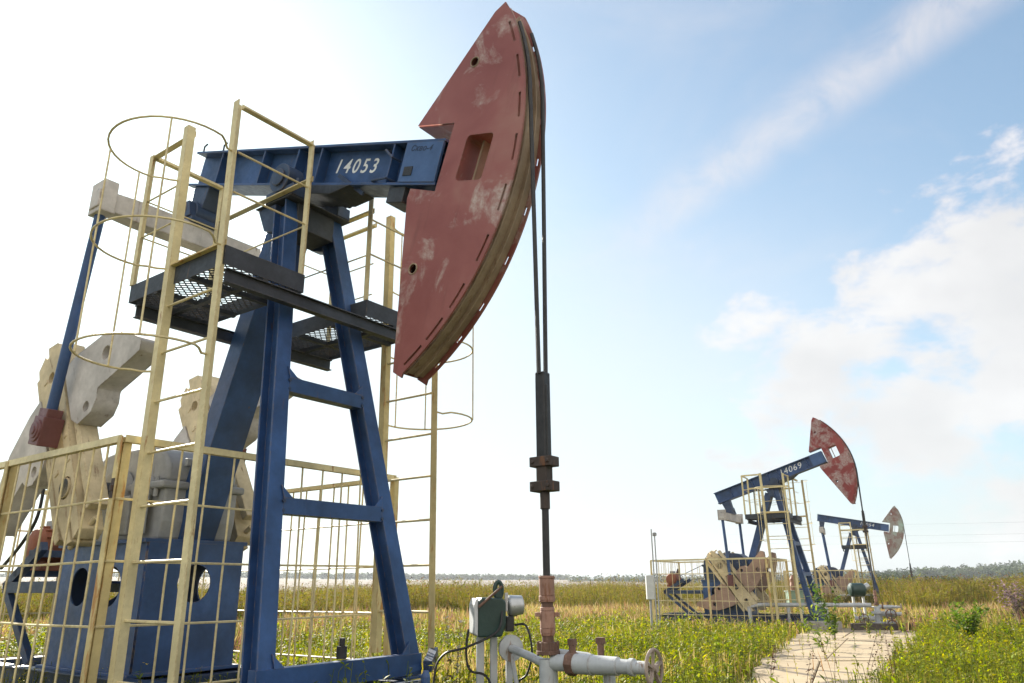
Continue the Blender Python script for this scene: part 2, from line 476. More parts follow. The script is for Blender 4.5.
    for i in range(48):
        tr.prism([lo_[i], lo_[i + 1], hi_[i + 1], hi_[i]], -.13, .176)
        for (ya, yb) in ((-.13, -.115), (.03, .045)):
            tr.prism([hi_[i], hi_[i + 1], rid[i + 1], rid[i]], ya, yb)
    tr.build('rope_track', TRACK, ho)
    # --- A-frame
    def leg_pt(zz, s): return (-.055 + (-1.08 - zz) * .203, s * (.45 + (-1.08 - zz) * .113), zz)
    for s in (-1, 1):
        q = MB()
        a = leg_pt(-.286, s); b = leg_pt(-5.93, s)
        off = .12
        pa = (a[0] - off, a[1], z(a[2])); pb = (b[0] - off, b[1], z(b[2]))
        q.ibeam(pb, pa, .2, .24, .022, .018, (1, 0, 0))
        q.build('post_leg', BLUE, root, B(.004))
    def xbar(zz, w, h, nm, inset=.1, ext=0):
        a = leg_pt(zz, -1); b = leg_pt(zz, 1)
        q = MB(); q.bar((a[0] - w / 2 + .003, a[1] + inset - ext, z(zz)), (b[0] - w / 2 + .003, b[1] - inset + ext, z(zz)), w, h)
        # gussets
        for s in (-1, 1):
            c = leg_pt(zz, s); g = c[1] - s * inset
            q.prism([(c[0] - .02, z(zz) + h / 2 - .01), (c[0] + .008, z(zz) + h / 2 - .01), (c[0] - .02, z(zz) + h / 2 + .15), (c[0] - .05, z(zz) + h / 2 + .15)], min(g, g - s * .16), max(g, g - s * .16)) if False else None
            n = 3
            vs = []
            for xx in (c[0] - .012, c[0] + .006):
                vs += [(xx, g, z(zz) + h / 2 - .005), (xx, g - s * .12, z(zz) + h / 2 - .005), (xx - .03, g + s * .02, z(zz) + h / 2 + .13)]
            q.add(vs, [(0, 1, 2), (3, 5, 4), (0, 3, 4, 1), (1, 4, 5, 2), (2, 5, 3, 0)])
        return q.build(nm, BLUE, root, B(.004))
    if detail:
        for s in (-1, 1):
            c = leg_pt(-5.83, s)
            MB().bb(c[0] - .33, c[0] + .06, c[1] - s * .02 - .16, c[1] - s * .02 + .16, z(-5.975), z(-5.945)).build('foot_plate', BLUE, root, .004)
            for dx in (-.26, -.08):
                MB().lathe((c[0] + dx, c[1] - .115, z(-5.946)), (0, 0, 1), [(0, .034), (.04, .034), (.041, .018), (.08, .018)], 6).build('foot_bolt', DARK, root)
            for zz in (-2.83, -4.2):
                e = leg_pt(zz, s)
                for dz in (-.05, .05): MB().lathe((e[0] + .002, e[1] - s * .1, z(zz) + dz), (1, 0, 0), [(-.01, .02), (.014, .02)], 6).build('joint_bolt', NAVY, root)
    xbar(-2.83, .16, .17, 'crossbar')
    xbar(-4.2, .16, .17, 'crossbar')
    xbar(-5.83, .12, .22, 'foot_beam', .09, .2)
    cp = MB()
    cp.bb(-.62, -.17, -.3, .3, z(-.62), z(-.285))
    cp.bb(-.8, -.08, -.5, .5, z(-.282), z(-.262))
    cp.build('cap_beam', DARK, root, B(.01))
    for s in (-1, 1):
        MB().prism([(-.78, z(-.29)), (-.42, z(-.29)), (-.38, z(-.7)), (-.62, z(-.62))], s * .3, s * .46).build('gusset_plate', NAVY, root)
    for s in (-1, 1):
        q = MB()
        q.cyl((BX, s * .26, z(BZ)), (BX, s * .5, z(BZ)), .2, n=22)
        q.cyl((BX, s * .5, z(BZ)), (BX, s * .53, z(BZ)), .12, n=16)
        q.bb(BX - .28, BX + .28, s * .26, s * .48, z(-.26), z(-.1))
        for dx in (-.22, .22):
            q.cyl((BX + dx, s * .37, z(-.1)), (BX + dx, s * .37, z(.02)), .03, n=8)
        q.build('saddle_bearing', NAVY, root, B(.01), True)
    MB().cyl((BX, -.26, z(BZ)), (BX, .26, z(BZ)), .1, n=16).build('saddle_shaft', DARK, root, 0, True)
    # rear strut
    MB().bar(P(-2.2, 0, -4.42), P(-.72, 0, -.45), .48, .3, (1, 0, .4)).build('rear_strut', BLUE, root, B(.008))
    if detail:
        q = MB(); q.tube([P(-.1, .3, -.05), P(.18, .25, -.22), P(.28, .22, -.2), P(.4, .2, -.14)], .028); q.build('grease_line', ROPE, root)
        q = MB(); q.bar(P(.35, -.1, .02), P(.85, -.12, -.42), .03, .05); q.build('brake_lever', NAVY, root)

    # --- pedestal with round openings
    def panel_y(name, x0_, x1_, y, holes):
        return plate_mesh(name, [(x0_, z(-5.95)), (x1_, z(-5.95)), (x1_, z(-4.46)), (x0_, z(-4.46))], holes, .02, y)
    ped = MB()
    ped.bb(-4.25, -2.0, -.72, .72, z(-4.47), z(-4.42))
    for xx in (-3.5, -2.75): ped.bb(xx - .01, xx + .01, -.66, .66, z(-5.9), z(-5.6))
    ped.bb(-4.25, -1.95, -.75, .75, z(-5.99), z(-5.95))
    po = ped.build('pedestal', BLUE, root, B(.006))
    for y in (-.67, .67):
        link('side_panel', panel_y('side_panel', -4.2, -2.02, y, [circ(-3.55, z(-4.98), .24, 26), circ(-2.75, z(-4.98), .24, 26)]), BLUE, po)
    for x in (-4.21, -2.01):
        me = plate_mesh('end_panel', [(-.66, z(-5.95)), (.66, z(-5.95)), (.66, z(-4.46)), (-.66, z(-4.46))], [circ(.0, z(-4.95), .23, 26)], .02, 0)
        me.transform(Matrix.Translation((x, 0, 0)) @ Matrix.Rotation(PI / 2, 4, 'Z'))
        link('end_panel', me, BLUE, po)
    # --- gearbox
    g = MB()
    g.prism([(-4.1, z(-4.42)), (-2.1, z(-4.42)), (-2.05, z(-4.2)), (-2.05, z(-3.75)), (-4.15, z(-3.75)), (-4.15, z(-4.2))], -.52, .52)
    g.bb(-4.2, -2.0, -.6, .6, z(-3.8), z(-3.7))
    gb = g.build('gearbox', gearmat, root, B(.03))
    c = MB()
    pr = [(-4.12, z(-3.7))] + [(-3.55 + .57 * math.cos(a), z(-3.62) + .42 * math.sin(a)) for a in [PI - i * PI / 2 / 6 for i in range(7)]] + [(-2.6 + .52 * math.cos(a), z(-3.62) + .42 * math.sin(a)) for a in [PI / 2 - i * PI / 2 / 6 for i in range(7)]] + [(-2.08, z(-3.7))]
    c.prism(pr, -.5, .5)
    c.build('gearbox_cover', gearmat, gb, B(.04), True)
    for s in (-1, 1):
        for xc, rr_ in ((SHX, .3), (-2.45, .17), (-3.8, .17)):
            MB().cyl((xc, s * .52, z(SHZ)), (xc, s * .68, z(SHZ)), rr_, rr_ * .9, 24).build('bearing_cap', gearmat, gb, B(.01), True)
        for xc in (-2.2, -2.65, -3.5, -4.0):
            MB().cyl((xc, s * .56, z(-3.9)), (xc, s * .56, z(-3.64)), .03, n=8).build('flange_bolt', gearmat, gb)
    MB().bb(-2.07, -2.0, -.3, -.1, z(-3.5), z(-3.4)).build('breather', gearmat, gb, B(.01))
    MB().cyl((-2.09, .1, z(-4.1)), (-1.97, .1, z(-4.1)), .07).build('drain_plug', gearmat, gb, B(.01))
    MB().cyl((-3, 0, z(-3.25)), (-3, 0, z(-3.08)), .1).build('oil_cap', gearmat, gb, B(.01))
    for x_ in (-2.35, -2.75):
        MB().bb(x_ - .11, x_ + .11, -.66, -.6, z(-4.36), z(-3.86)).build('cover_rib', gearmat, gb, B(.02))
    MB().cyl((SHX, -1.27, z(SHZ)), (SHX, 1.27, z(SHZ)), .12, n=18).build('crank_shaft', DARK, root, 0, True)

    # --- linkage
    tx, tz = beam_to_local(TPX, TPZ, tau)
    ex, ez = tx, tz - .38
    dx, dz = tx - SHX, tz - SHZ
    D = math.hypot(dx, dz)
    ca = max(-1, min(1, (D * D + CR_R ** 2 - PIT_L ** 2) / (2 * D * CR_R)))
    a0 = math.atan2(dz, dx)
    best = a0 + flip * math.acos(ca)
    if crank is not None: best = crank
    px_, pz_ = SHX + CR_R * math.cos(best), SHZ + CR_R * math.sin(best)
    e = MB()
    e.prism([(ex - .13, z(ez - .17)), (ex + .13, z(ez - .17)), (ex + .13, z(ez + .17)), (ex - .13, z(ez + .17))], -1.05, 1.05)
    for s in (-1, 1):
        e.add([(ex - .13, s * 1.05, z(ez - .17)), (ex + .13, s * 1.05, z(ez - .17)), (ex + .13, s * 1.05, z(ez + .17)), (ex - .13, s * 1.05, z(ez + .17)),
               (ex - .13, s * 1.6, z(ez - .13)), (ex + .13, s * 1.6, z(ez - .13)), (ex + .13, s * 1.6, z(ez + .13)), (ex - .13, s * 1.6, z(ez + .13))],
              [(0, 1, 5, 4), (1, 2, 6, 5), (2, 3, 7, 6), (3, 0, 4, 7), (4, 5, 6, 7)])
        e.bb(ex - .18, ex + .18, s * 1.38, s * 1.58, z(ez - .2), z(ez + .28))
    eq = e.build('equalizer', WGREY, root, B(.012))
    q = MB(); q.bb(ex - .22, ex + .22, -.3, .3, z(ez + .17), z(ez + .24)); q.cyl((ex, -.34, z(tz)), (ex, .34, z(tz)), .1, n=16)
    for s in (-1, 1): q.prism([(ex - .2, z(ez + .24)), (ex + .2, z(ez + .24)), (ex + .13, z(tz + .12)), (ex - .13, z(tz + .12))], s * .22, s * .33)
    q.build('equalizer_bearing', NAVY, eq, B(.01))
    for s in (-1, 1):
        pt = Vector((ex, s * 1.48, z(ez))); pb = Vector((px_, s * 1.4, z(pz_)))
        d = (pb - pt).normalized()
        q = MB(); q.cyl(pt - d * .1, pb - d * .2, .068, n=14); q.cyl(pt - d * .16, pt + d * .12, .1, n=14)
        pa_ = q.build('pitman_arm', BLUE, root, 0, True)
        yy = s * 1.4
        q = MB()
        rot = Matrix.Rotation(math.atan2(-d.x, -d.z), 3, 'Y')
        q.box((px_, yy, z(pz_)), (.3, .26, .38), rot)
        q.box(Vector((px_, yy, z(pz_))) - d * .24, (.26, .2, .12), rot)
        for rad, ex_ in ((.15, .15), (.11, .165), (.06, .18)):
            q.cyl((px_, yy, z(pz_)), (px_, yy + s * ex_, z(pz_)), rad, n=18)
        q.build('pin_housing', OXRED, pa_, B(.012))
    # cranks: built along +z from the shaft, then turned to the pin angle
    ax_l = 1.0
    for s in (-1, 1):
        yc0, yc1 = (.95, 1.25)
        ya, yb = min(s * yc0, s * yc1), max(s * yc0, s * yc1)
        outline = [(-.16, -.75), (-.02, -.78), (-.02, -.52), (.03, -.52), (.03, -.78), (.19, -.73), (.23, -.2), (.24, .6), (.27, 1.2), (.31, 2.1), (.27, 2.35), (.02, 2.46), (.0, 2.3), (-.06, 2.3), (-.09, 2.38), (-.3, 2.28), (-.33, 2.0), (-.27, 1.0), (-.25, .2), (-.24, -.4)]
        holes = [circ(0, 0, .15, 16), [(-.08, .55), (.08, .55), (.09, 1.3), (-.09, 1.3)], circ(.0, 1.9, .085, 12), circ(0, -.62, .0001, 3)][:3]
        me = plate_mesh('crank_arm', outline, holes, abs(yb - ya), (ya + yb) / 2)
        ca_ = link('crank_arm', me, crank_mats[0], root, B(.015))
        ca_.location = (SHX, 0, z(SHZ)); ca_.rotation_euler = (0, PI / 2 - best, 0)
        q = MB()
        for (rx, rz, sg) in ((-.42, -.1, 1), (.36, -.1, 1)):
            q.bb(rx - .03, rx + .09, ya + .03, yb - .03, -.55, 2.2)
        q.cyl((0, ya - .02, 0), (0, yb + .02, 0), .13, n=18)
        q.cyl((-.33, (ya + yb) / 2, -.66), (.33, (ya + yb) / 2, -.66), .035, n=10)
        for k in range(5):
            q.bb(-.2, -.1, ya - .012, yb + .012, .3 + k * .4, .36 + k * .4); q.bb(.12, .2, ya - .012, yb + .012, .3 + k * .4, .36 + k * .4)
        q.build('rack_edge', crank_mats[0], ca_, B(.01))
        for t in (1, -1):
            w = [(.34, 1.76), (.67, 1.73), (1.31, 1.52), (1.72, 1.2), (1.98, .88), (2.06, .74), (1.98, .63), (1.5, .73), (1.02, .84), (.94, .7), (.78, .62), (.46, .68), (.33, .86)]
            w = [(t * a, b) for a, b in w]
            hol = [[(t * a, b) for a, b in circ(1.32, 1.19, .1, 12)], [(t * a, b) for a, b in circ(.7, .78, .075, 12)]]
            me = plate_mesh('counterweight', w, hol, .3, (ya + yb) / 2)
            link('counterweight', me, crank_mats[1], ca_, B(.03))

    # --- work platforms, guard rails, ladders with cages
    for s in (-1, 1):
        yo, yi = 1.55, .5
        lo, hi = min(s * yo, s * yi), max(s * yo, s * yi)
        xa, xb = -1.6, .34
        q = MB()
        h = .2
        q.bb(xa, xb, s * yo - .006, s * yo + .006, z(-1.72), z(-1.5)); q.bb(xa, xb, s * yi - .006, s * yi + .006, z(-1.72), z(-1.5))
        q.bb(xa - .006, xa + .006, lo, hi, z(-1.72), z(-1.5)); q.bb(xb - .006, xb + .006, lo, hi, z(-1.72), z(-1.5))
        for xx in (-1.0, -.3): q.bb(xx - .03, xx + .03, lo, hi, z(-1.74), z(-1.68))
        q.bb(xa, xb, s * 1.02 - .03, s * 1.02 + .03, z(-1.742), z(-1.682))
        pf = q.build('work_platform', DARK, root)
        # expanded-metal grating: real crossing strands
        q = MB()
        step = .1; L = xb - xa; Wd = hi - lo
        k = -Wd
        while k < L:
            a = max(k, 0); b = min(k + Wd, L)
            if b > a:
                q.bar((xa + a, lo + (a - k), z(-1.665)), (xa + b, lo + (b - k), z(-1.665)), .011, .01)
                q.bar((xa + a, hi - (a - k), z(-1.653)), (xa + b, hi - (b - k), z(-1.653)), .011, .01)
            k += step
        q.build('grating', DARK, pf)
        # support arms under both platforms come once
        if s == -1:
            for xx, zz in ((.3, -1.83), (-1.5, -1.83)):
                MB().ibeam(P(xx, -1.5, zz), P(xx, 1.5, zz), .1, .16, .012, .012).build('support_arm', DARK, root)
        posts = dict(of=(.33, yo - .02), om=(-.7, yo - .02), orr=(-1.58, yo - .02), ir=(-1.58, yi + .02), if_=(.33, yi + .02))
        for kx, (x_, y_) in posts.items():
            if kx in ('of', 'om'): continue
            MB().angle((x_, s * y_, z(-1.5)), (x_, s * y_, z(.3)), .078, .009, (1, 0, 0)).build('guard_post', CREAM, pf)
        rails = [((.33, yo - .02, .26), (.33, yi + .02, .27)), ((-1.58, yo - .02, .31), (-1.58, yi + .02, .31)), ((-1.58, yo - .02, .31), (-.7, yo - .02, .31)), ((-1.58, yi + .02, -.2), (.33, yi + .02, -.2))]
        for a, b in rails:
            MB().angle((a[0], s * a[1], z(a[2])), (b[0], s * b[1], z(b[2])), .075, .009).build('guard_rail', CREAM, pf)
        q = MB()
        for zz in (-.35, -.85):
            q.tube([(.33, s * (yo - .02), z(zz)), (.33, s * (yi + .02), z(zz))], .014)
            q.tube([(-1.58, s * (yo - .02), z(zz)), (-1.58, s * (yi + .02), z(zz))], .011)
            q.tube([(-1.58, s * (yo - .02), z(zz)), (-.7, s * (yo - .02), z(zz))], .011)
        q.tube([(-1.58, s * (yi + .02), z(-.85)), (.33, s * (yi + .02), z(-.85))], .011)
        q.build('rail_wires', CREAM, pf)
        # ladder
        xl0, xr0 = (-.70, .33) if s == -1 else (-.42, .56)
        yl = s * 1.58
        zb = -6.25 if s == -1 else -5.8
        ztop = .36
        def lx(x_, zz): return x_ + (-(zz + 1.5) / 4.5) * .1 * (1 if zz < -1.5 else 0)
        lad = MB()
        MBq = []
        first = None
        for x_ in (xl0, xr0):
            q = MB().angle((lx(x_, zb), yl, z(zb)), (x_, yl, z(ztop if x_ == xl0 else .28)), .098, .012, (0, 1, 0), 1 if x_ == xl0 else -1)
            if first is None:
                first = q.build('access_ladder', CREAM if s == -1 else RUSTCREAM, root)
            else:
                q.build('ladder_rail', CREAM if s == -1 else RUSTCREAM, first)
        zz = -1.45 - .545
        while zz > zb + .1:
            MB().tube([(lx(xl0, zz), yl, z(zz)), (lx(xr0, zz), yl, z(zz))], .016).build('rung', CREAM, first)
            zz -= .552
        MB().angle((xl0, yl, z(-1.47)), (xr0, yl, z(-1.47)), .075, .01).build('step_bar', RUSTCREAM, first)
        hz = (-.38, -1.52, -2.74) if s == -1 else (.3, -.75, -1.78, -2.8)
        cx, cy = (xl0 + xr0) / 2, s * 1.98
        for zz in hz:
            pts = [(xl0, yl, z(zz)), (xl0 - .05, yl + s * .12, z(zz - .02)), (xl0 - .13, yl + s * .2, z(zz))]
            n = 22
            for i in range(n + 1):
                a = PI * 1.06 - (PI * 1.12) * i / n
                pts.append((cx + (.72 if s < 0 else .66) * math.cos(a), cy + s * (.72 if s < 0 else .66) * math.sin(a) * .9, z(zz)))
            pts += [(xr0 + .13, yl + s * .2, z(zz)), (xr0 + .05, yl + s * .12, z(zz - .02)), (xr0, yl, z(zz))]
            MB().tube(pts, .0125).build('cage_hoop', CREAM, first)
        for a in (PI * .99, PI * .74, PI * .2):
            x_, y_ = cx + (.715 if s < 0 else .655) * math.cos(a), cy + s * (.715 if s < 0 else .655) * math.sin(a) * .9
            MB().tube([(x_, y_, z(hz[0])), (x_ + .02, y_, z(hz[-1]))], .01).build('cage_strip', CREAM, first)
        if s == 1:
            MB().bar(P(xr0 + .1, yl, -5.76), P(1.0, 1.1, -5.86), .1, .12).build('ladder_bracket', NAVY, first)
    # --- base skid, foundation, motor
    q = MB()
    for s in (-1, 1):
        q.ibeam(P(-6.6, s * .8, -6.15), P(1.05, s * .8, -6.15), .2, .34, .02, .016)
    for xx in (-6.5, -4.4, -1.9, .2): q.bb(xx - .08, xx + .08, -.7, .7, z(-6.28), z(-6.02))
    q.build('base_skid', NAVY, root, B(.005))
    q = MB(); q.bb(.86, 1.06, -1.1, 1.1, z(-6.32), z(-6.06)); q.build('front_sill', BLUE, root, B(.01))
    q = MB(); q.tube([P(1.03, -1.05, -5.995), P(1.03, .98, -5.995)], .022); q.build('conduit_pipe', PIPE, root)
    if detail:
        for y in (-.93, .93): MB().lathe(P(1.13, y, -6.04), (0, 0, 1), [(0, .05), (.1, .05), (.16, .03)], 12).build('anchor_bolt', BLUE2, root)
        MB().lathe(P(.75, .05, -5.71), (0, 0, 1), [(0, .055), (.12, .055), (.121, .03), (.2, .03)], 12).build('drain_cap', ROPE, root)
    q = MB()
    for xa_, xb_ in ((-7.1, -4.8), (-3.9, -1.6), (-.3, 1.2)): q.bb(xa_, xb_, -1.15, 1.15, z(-6.75), z(-6.325))
    q.build('foundation_block', CONC, root, B(.03))
    # motor frame cantilevered behind the pedestal
    q = MB()
    for s in (-1, 1):
        q.bar(P(-4.22, s * .5, -4.98), P(-6.25, s * .5, -4.98), .1, .16)
        q.bar(P(-6.25, s * .5, -4.98), P(-5.2, s * .5, -4.4), .1, .14)
        q.bar(P(-6.15, s * .5, -5.05), P(-5.0, s * .5, -6.0), .1, .12)
        q.bar(P(-5.2, s * .5, -4.45), P(-5.2, s * .5, -5.0), .08, .08)
    for xx, zz in ((-6.2, -4.95), (-5.9, -4.78), (-5.5, -4.5)): q.bar(P(xx, -.55, zz), P(xx, .55, zz), .12, .1)
    q.bb(-6.2, -4.3, -.45, .45, z(-4.94), z(-4.9))
    mf = q.build('motor_frame', NAVY, root, B(.006))
    q = MB()
    q.lathe(P(-5.9, -.42, -4.38), (0, 1, 0), [(0, .12), (.05, .26), (.12, .29), (.72, .29), (.8, .24), (.84, .1)], 22)
    for i in range(14):
        a = 2 * PI * i / 14
        q.box((-5.9 + .3 * math.cos(a), -.02, z(-4.38) + .3 * math.sin(a)), (.035, .56, .02), Matrix.Rotation(-a, 3, 'Y'))
    q.bb(-6.15, -5.65, -.32, .28, z(-4.74), z(-4.62))
    mo = q.build('motor', ORANGE, root, B(.006), True)
    q = MB(); q.bb(-6.0, -5.8, -.2, .06, z(-4.12), z(-3.98)); q.build('terminal_box', GREY, mo, B(.01))
    q = MB()
    q.prism([(-6.15, z(-4.6)), (-5.65, z(-4.5)), (-5.85, z(-3.85))], .5, .62)
    q.build('belt_guard', DKRUST, root)
    q = MB(); q.cyl(P(-3.8, .8, SHZ), P(-3.8, .98, SHZ), .46, n=28); q.cyl(P(-3.8, .68, SHZ), P(-3.8, 1.0, SHZ), .1); q.build('drive_pulley', DARK, root, B(.01), True)
    q = MB()
    for dz_ in (.16, -.16):
        for k in range(3): q.tube([P(-5.9, .56 + .03 * k, -4.38 + dz_ * .7), P(-3.8, .84 + .03 * k, SHZ + dz_ * 2.7)], .011)
    q.build('drive_belts', ROPE, root)
    if detail:
        q = MB(); q.tube(catmull([P(-4.6, -.9, -3.55), P(-5.0, -.75, -4.0), P(-5.6, -.65, -4.35), P(-6.3, -.6, -4.7)], 6), .025); q.build('brake_rod', ROPE, root)
    # world-space hang point of the rope
    cx_, cz_ = beam_to_local(ACX, ACZ, tau)
    return root, cx_, cz_, a_top

def safety_fence(loc, phi, label, rear=-6.35):
    root = empty('safety_fence', loc, -phi, label, 'fence', 'cream mesh fences around the pumpjacks')
    z = lambda v: ZP + v
    xf, ya, yb = -.78, -1.76, 2.25
    zt, zb = -3.5, -6.4
    corners = [(rear, yb), (xf, yb), (xf, ya), (rear, ya)]
    for (x, y) in corners + [(-3.55, ya)]:
        q = MB(); q.angle((x, y, z(zb - .2)), (x, y, z(zt + .02)), .09, .012, (1, 0, 0)); q.angle((x - .05, y + .05, z(zb - .2)), (x - .05, y + .05, z(zt + .02)), .09, .012, (-1, 0, 0))
        q.build('fence_post', RUSTCREAM, root)
    q = MB(); q.bb(xf - .03, xf + .03, ya - .052, ya - .046, z(-4.12), z(-3.92)); q.bb(xf - .02, xf + .02, ya - .07, ya - .052, z(-4.05), z(-3.99)); q.build('latch_plate', DKRUST, root)
    runs = [(corners[0], corners[1]), (corners[1], corners[2]), (corners[2], (-3.6, ya)), ((-3.6, ya), corners[3]), (corners[3], corners[0])]
    for a, b in runs:
        L = math.hypot(a[0] - b[0], a[1] - b[1])
        MB().angle((a[0], a[1], z(zt)), (b[0], b[1], z(zt)), .075, .01).build('top_rail', CREAM, root)
        q = MB()
        n = max(2, round(L / .33))
        for i in range(1, n):
            t = i / n
            j = random.uniform(-.012, .012)
            x, y = a[0] + (b[0] - a[0]) * t, a[1] + (b[1] - a[1]) * t
            q.tube([(x, y, z(zt)), (x + j, y + j, z((zt + zb) / 2)), (x, y, z(zb))], .013, 5)
        for k in range(1, 5):
            zz = zt - .62 * k
            q.tube([(a[0], a[1], z(zz)), ((a[0] + b[0]) / 2, (a[1] + b[1]) / 2, z(zz - .012)), (b[0], b[1], z(zz))], .0135, 5)
        q.build('mesh_panel', CREAM, root)
    return root

def bridle(loc, phi, cx, cz, a_top, tau, label, zc=-4.06, zsock=-3.12, lean=0):
    "wire ropes over the head, socket, carrier clamp and polished rod"
    root = empty('wire_rope_bridle', loc, -phi, label, 'wire rope', 'rope bridles hanging from the horse heads')
    z = lambda v: ZP + v
    RR = RA + .012
    for y, ye in ((-.12, -.06), (.115, .055)):
        pts = []
        at = a_top - .06 - tau
        for i in range(15):
            a = at * (1 - i / 14)
            pts.append((cx + RR * math.cos(a), y, z(cz + RR * math.sin(a))))
        pts.append((cx + RR, ye, z(zsock)))
        MB().tube(pts, .022, 8).build('wire_rope', ROPE, root, 0, True)
    x = cx + RR
    q = MB(); q.bb(x - .05, x + .05, -.055, .055, z(zc + .1), z(zsock + .02)); q.bb(x - .06, x + .06, -.03, .03, z(zc + .05), z(zsock - .1)); q.build('rope_socket', ROPE, root, .01)
    q = MB()
    for dz in (.12, -.1):
        q.bb(x - .115, x + .115, -.075, .075, z(zc + dz - .045), z(zc + dz + .045))
        q.cyl((x - .08, -.09, z(zc + dz)), (x - .08, .09, z(zc + dz)), .02, n=8); q.cyl((x + .08, -.09, z(zc + dz)), (x + .08, .09, z(zc + dz)), .02, n=8)
    q.bb(x - .055, x + .055, -.055, .055, z(zc - .08), z(zc + .1))
    q.cyl((x, 0, z(zc - .3)), (x, 0, z(zc - .15)), .045)
    q.build('carrier_clamp', DKRUST, root, .012)
    q = MB(); q.cyl((x, 0, z(-5.1)), (x, 0, z(zc + .1)), .032, n=12); q.build('polished_rod', ROPE, root, 0, True)
    return x

def wellhead(loc, phi, x, label, wheel=True, tree=False):
    root = empty('wellhead', (0, 0, 0), -phi, label, 'wellhead', 'wellheads under the horse heads')
    c, s = math.cos(-phi), math.sin(-phi)
    root.location = (loc[0] + c * x, loc[1] + s * x, loc[2])
    z = lambda v: ZP + v
    q = MB(); q.lathe((0, 0, z(-5.14)), (0, 0, 1), [(0, .066), (.015, .07), (.05, .07), (.055, .066), (.19, .066), (.195, .070), (.215, .070)], 20)
    q.build('stuffing_box', SALMON, root, .004, True)
    q = MB(); q.lathe((0, 0, z(-5.41)), (0, 0, 1), [(0, .055), (.02, .062), (.06, .066), (.2, .062), (.23, .06)], 20)
    for a in (0.4, PI + .4): q.box((.075 * math.cos(a), .075 * math.sin(a), z(-5.24)), (.06, .03, .035))
    q.build('packing_gland', SALMON, root, .004, True)
    MB().lathe((0, 0, z(-5.18)), (0, 0, 1), [(0, .052), (.04, .052)], 18).build('neck_ring', BROWN, root)
    MB().lathe((0, 0, z(-5.46)), (0, 0, 1), [(0, .05), (.05, .05)], 18).build('neck_ring', BROWN, root)
    q = MB(); q.lathe((0, 0, z(-5.535)), (0, 0, 1), [(0, .088), (.075, .088)], 8); q.lathe((0, 0, z(-5.555)), (0, 0, 1), [(0, .1), (.03, .1)], 24)
    for i in range(8):
        a = 2 * PI * i / 8; q.cyl((.086 * math.cos(a), .086 * math.sin(a), z(-5.565)), (.086 * math.cos(a), .086 * math.sin(a), z(-5.452)), .011, n=6)
    q.build('flange', BROWN, root, .003)
    q = MB(); q.lathe((0, 0, z(-6.7)), (0, 0, 1), [(0, .17), (.25, .17), (.26, .085), (.62, .08), (.63, .15), (.69, .15), (.7, .078), (1.11, .078)], 22)
    for i in range(10):
        a = 2 * PI * i / 10; q.cyl((.13 * math.cos(a), .13 * math.sin(a), z(-6.12)), (.13 * math.cos(a), .13 * math.sin(a), z(-5.95)), .014, n=6)
    q.build('tee_pipe', PIPE, root, 0, True)
    za = -5.615
    q = MB(); q.lathe((0, 0, z(za)), (1, 0, 0), [(.05, .066), (.24, .066), (.245, .078), (.42, .078), (.425, .082), (.43, .074), (.66, .070), (.665, .058), (.76, .054), (.765, .066), (.8, .066), (.805, .05), (.92, .048)], 20)
    q.build('valve_arm', PIPE, root, 0, True)
    q = MB(); q.lathe((.2, 0, z(za)), (1, 0, 0), [(0, .095), (.07, .095)], 8); q.cyl((.24, 0, z(za + .08)), (.24, 0, z(za + .16)), .03); q.box((.24, 0, z(za + .165)), (.06, .06, .05)); q.build('union_nut', BROWN, root, .004)
    q = MB(); q.cyl((.44, .12, z(za + .04)), (.44, .12, z(za + .16)), .028); q.box((.44, .12, z(za + .175)), (.07, .05, .05)); q.build('bleed_valve', BROWN, root, .004)
    q = MB(); q.tube([(.03, .1, z(za + .05)), (.3, .13, z(za + .03)), (.5, .13, z(za)), (.52, .13, z(-6.6))], .05, 12); q.build('bypass_pipe', PIPE, root, 0, True)
    if tree:
        q = MB(); q.lathe((0, 0, z(-6.7)), (0, 0, 1), [(0, .3), (.12, .3), (.13, .15), (.35, .15), (.36, .27), (.46, .27), (.47, .16), (.8, .16), (.81, .26), (.9, .26), (.91, .13), (1.1, .12)], 20); q.build('casing_spool', PIPE, root, 0, True)
        for sx, zz in ((1, -6.35), (-1, -6.1), (1, -5.9)):
            q = MB(); q.lathe((0, 0, z(zz)), (sx, 0, 0), [(.12, .1), (.3, .1), (.31, .19), (.4, .19), (.41, .12), (.62, .13), (.63, .19), (.7, .19), (.71, .08), (.95, .08)], 16); q.build('side_valve', PIPE, root, 0, True)
            q = MB(); q.tube([(sx * .55 + .2 * math.cos(2 * PI * i / 20), -.3, z(zz) + .2 * math.sin(2 * PI * i / 20)) for i in range(20)], .025, 6, True); q.cyl((sx * .55, -.32, z(zz)), (sx * .55, 0, z(zz)), .04); q.bar((sx * .55 - .2, -.3, z(zz)), (sx * .55 + .2, -.3, z(zz)), .03, .03); q.bar((sx * .55, -.3, z(zz) - .2), (sx * .55, -.3, z(zz) + .2), .03, .03, (1, 0, 0)); q.build('handwheel', BROWN, root, 0, True)
    if wheel:
        q = MB()
        n = 28
        q.tube([(.97, .135 * math.cos(2 * PI * i / n), z(za) + .135 * math.sin(2 * PI * i / n)) for i in range(n)], .014, 8, True)
        q.cyl((.91, 0, z(za)), (1.0, 0, z(za)), .028, n=12)
        for i in range(5):
            a = 2 * PI * i / 5 + .3
            q.bar((.96, 0, z(za)), (.97, .13 * math.cos(a), z(za) + .13 * math.sin(a)), .03, .018)
        q.build('handwheel', WHEEL, root, 0, True)
    q = MB()
    d = Vector((-.62, .42, 0)).normalized()
    e = d * .95
    q.tube([(0, 0, z(-5.64)), (e.x * .5, e.y * .5, z(-5.6)), (e.x, e.y, z(-5.57))], .036, 12)
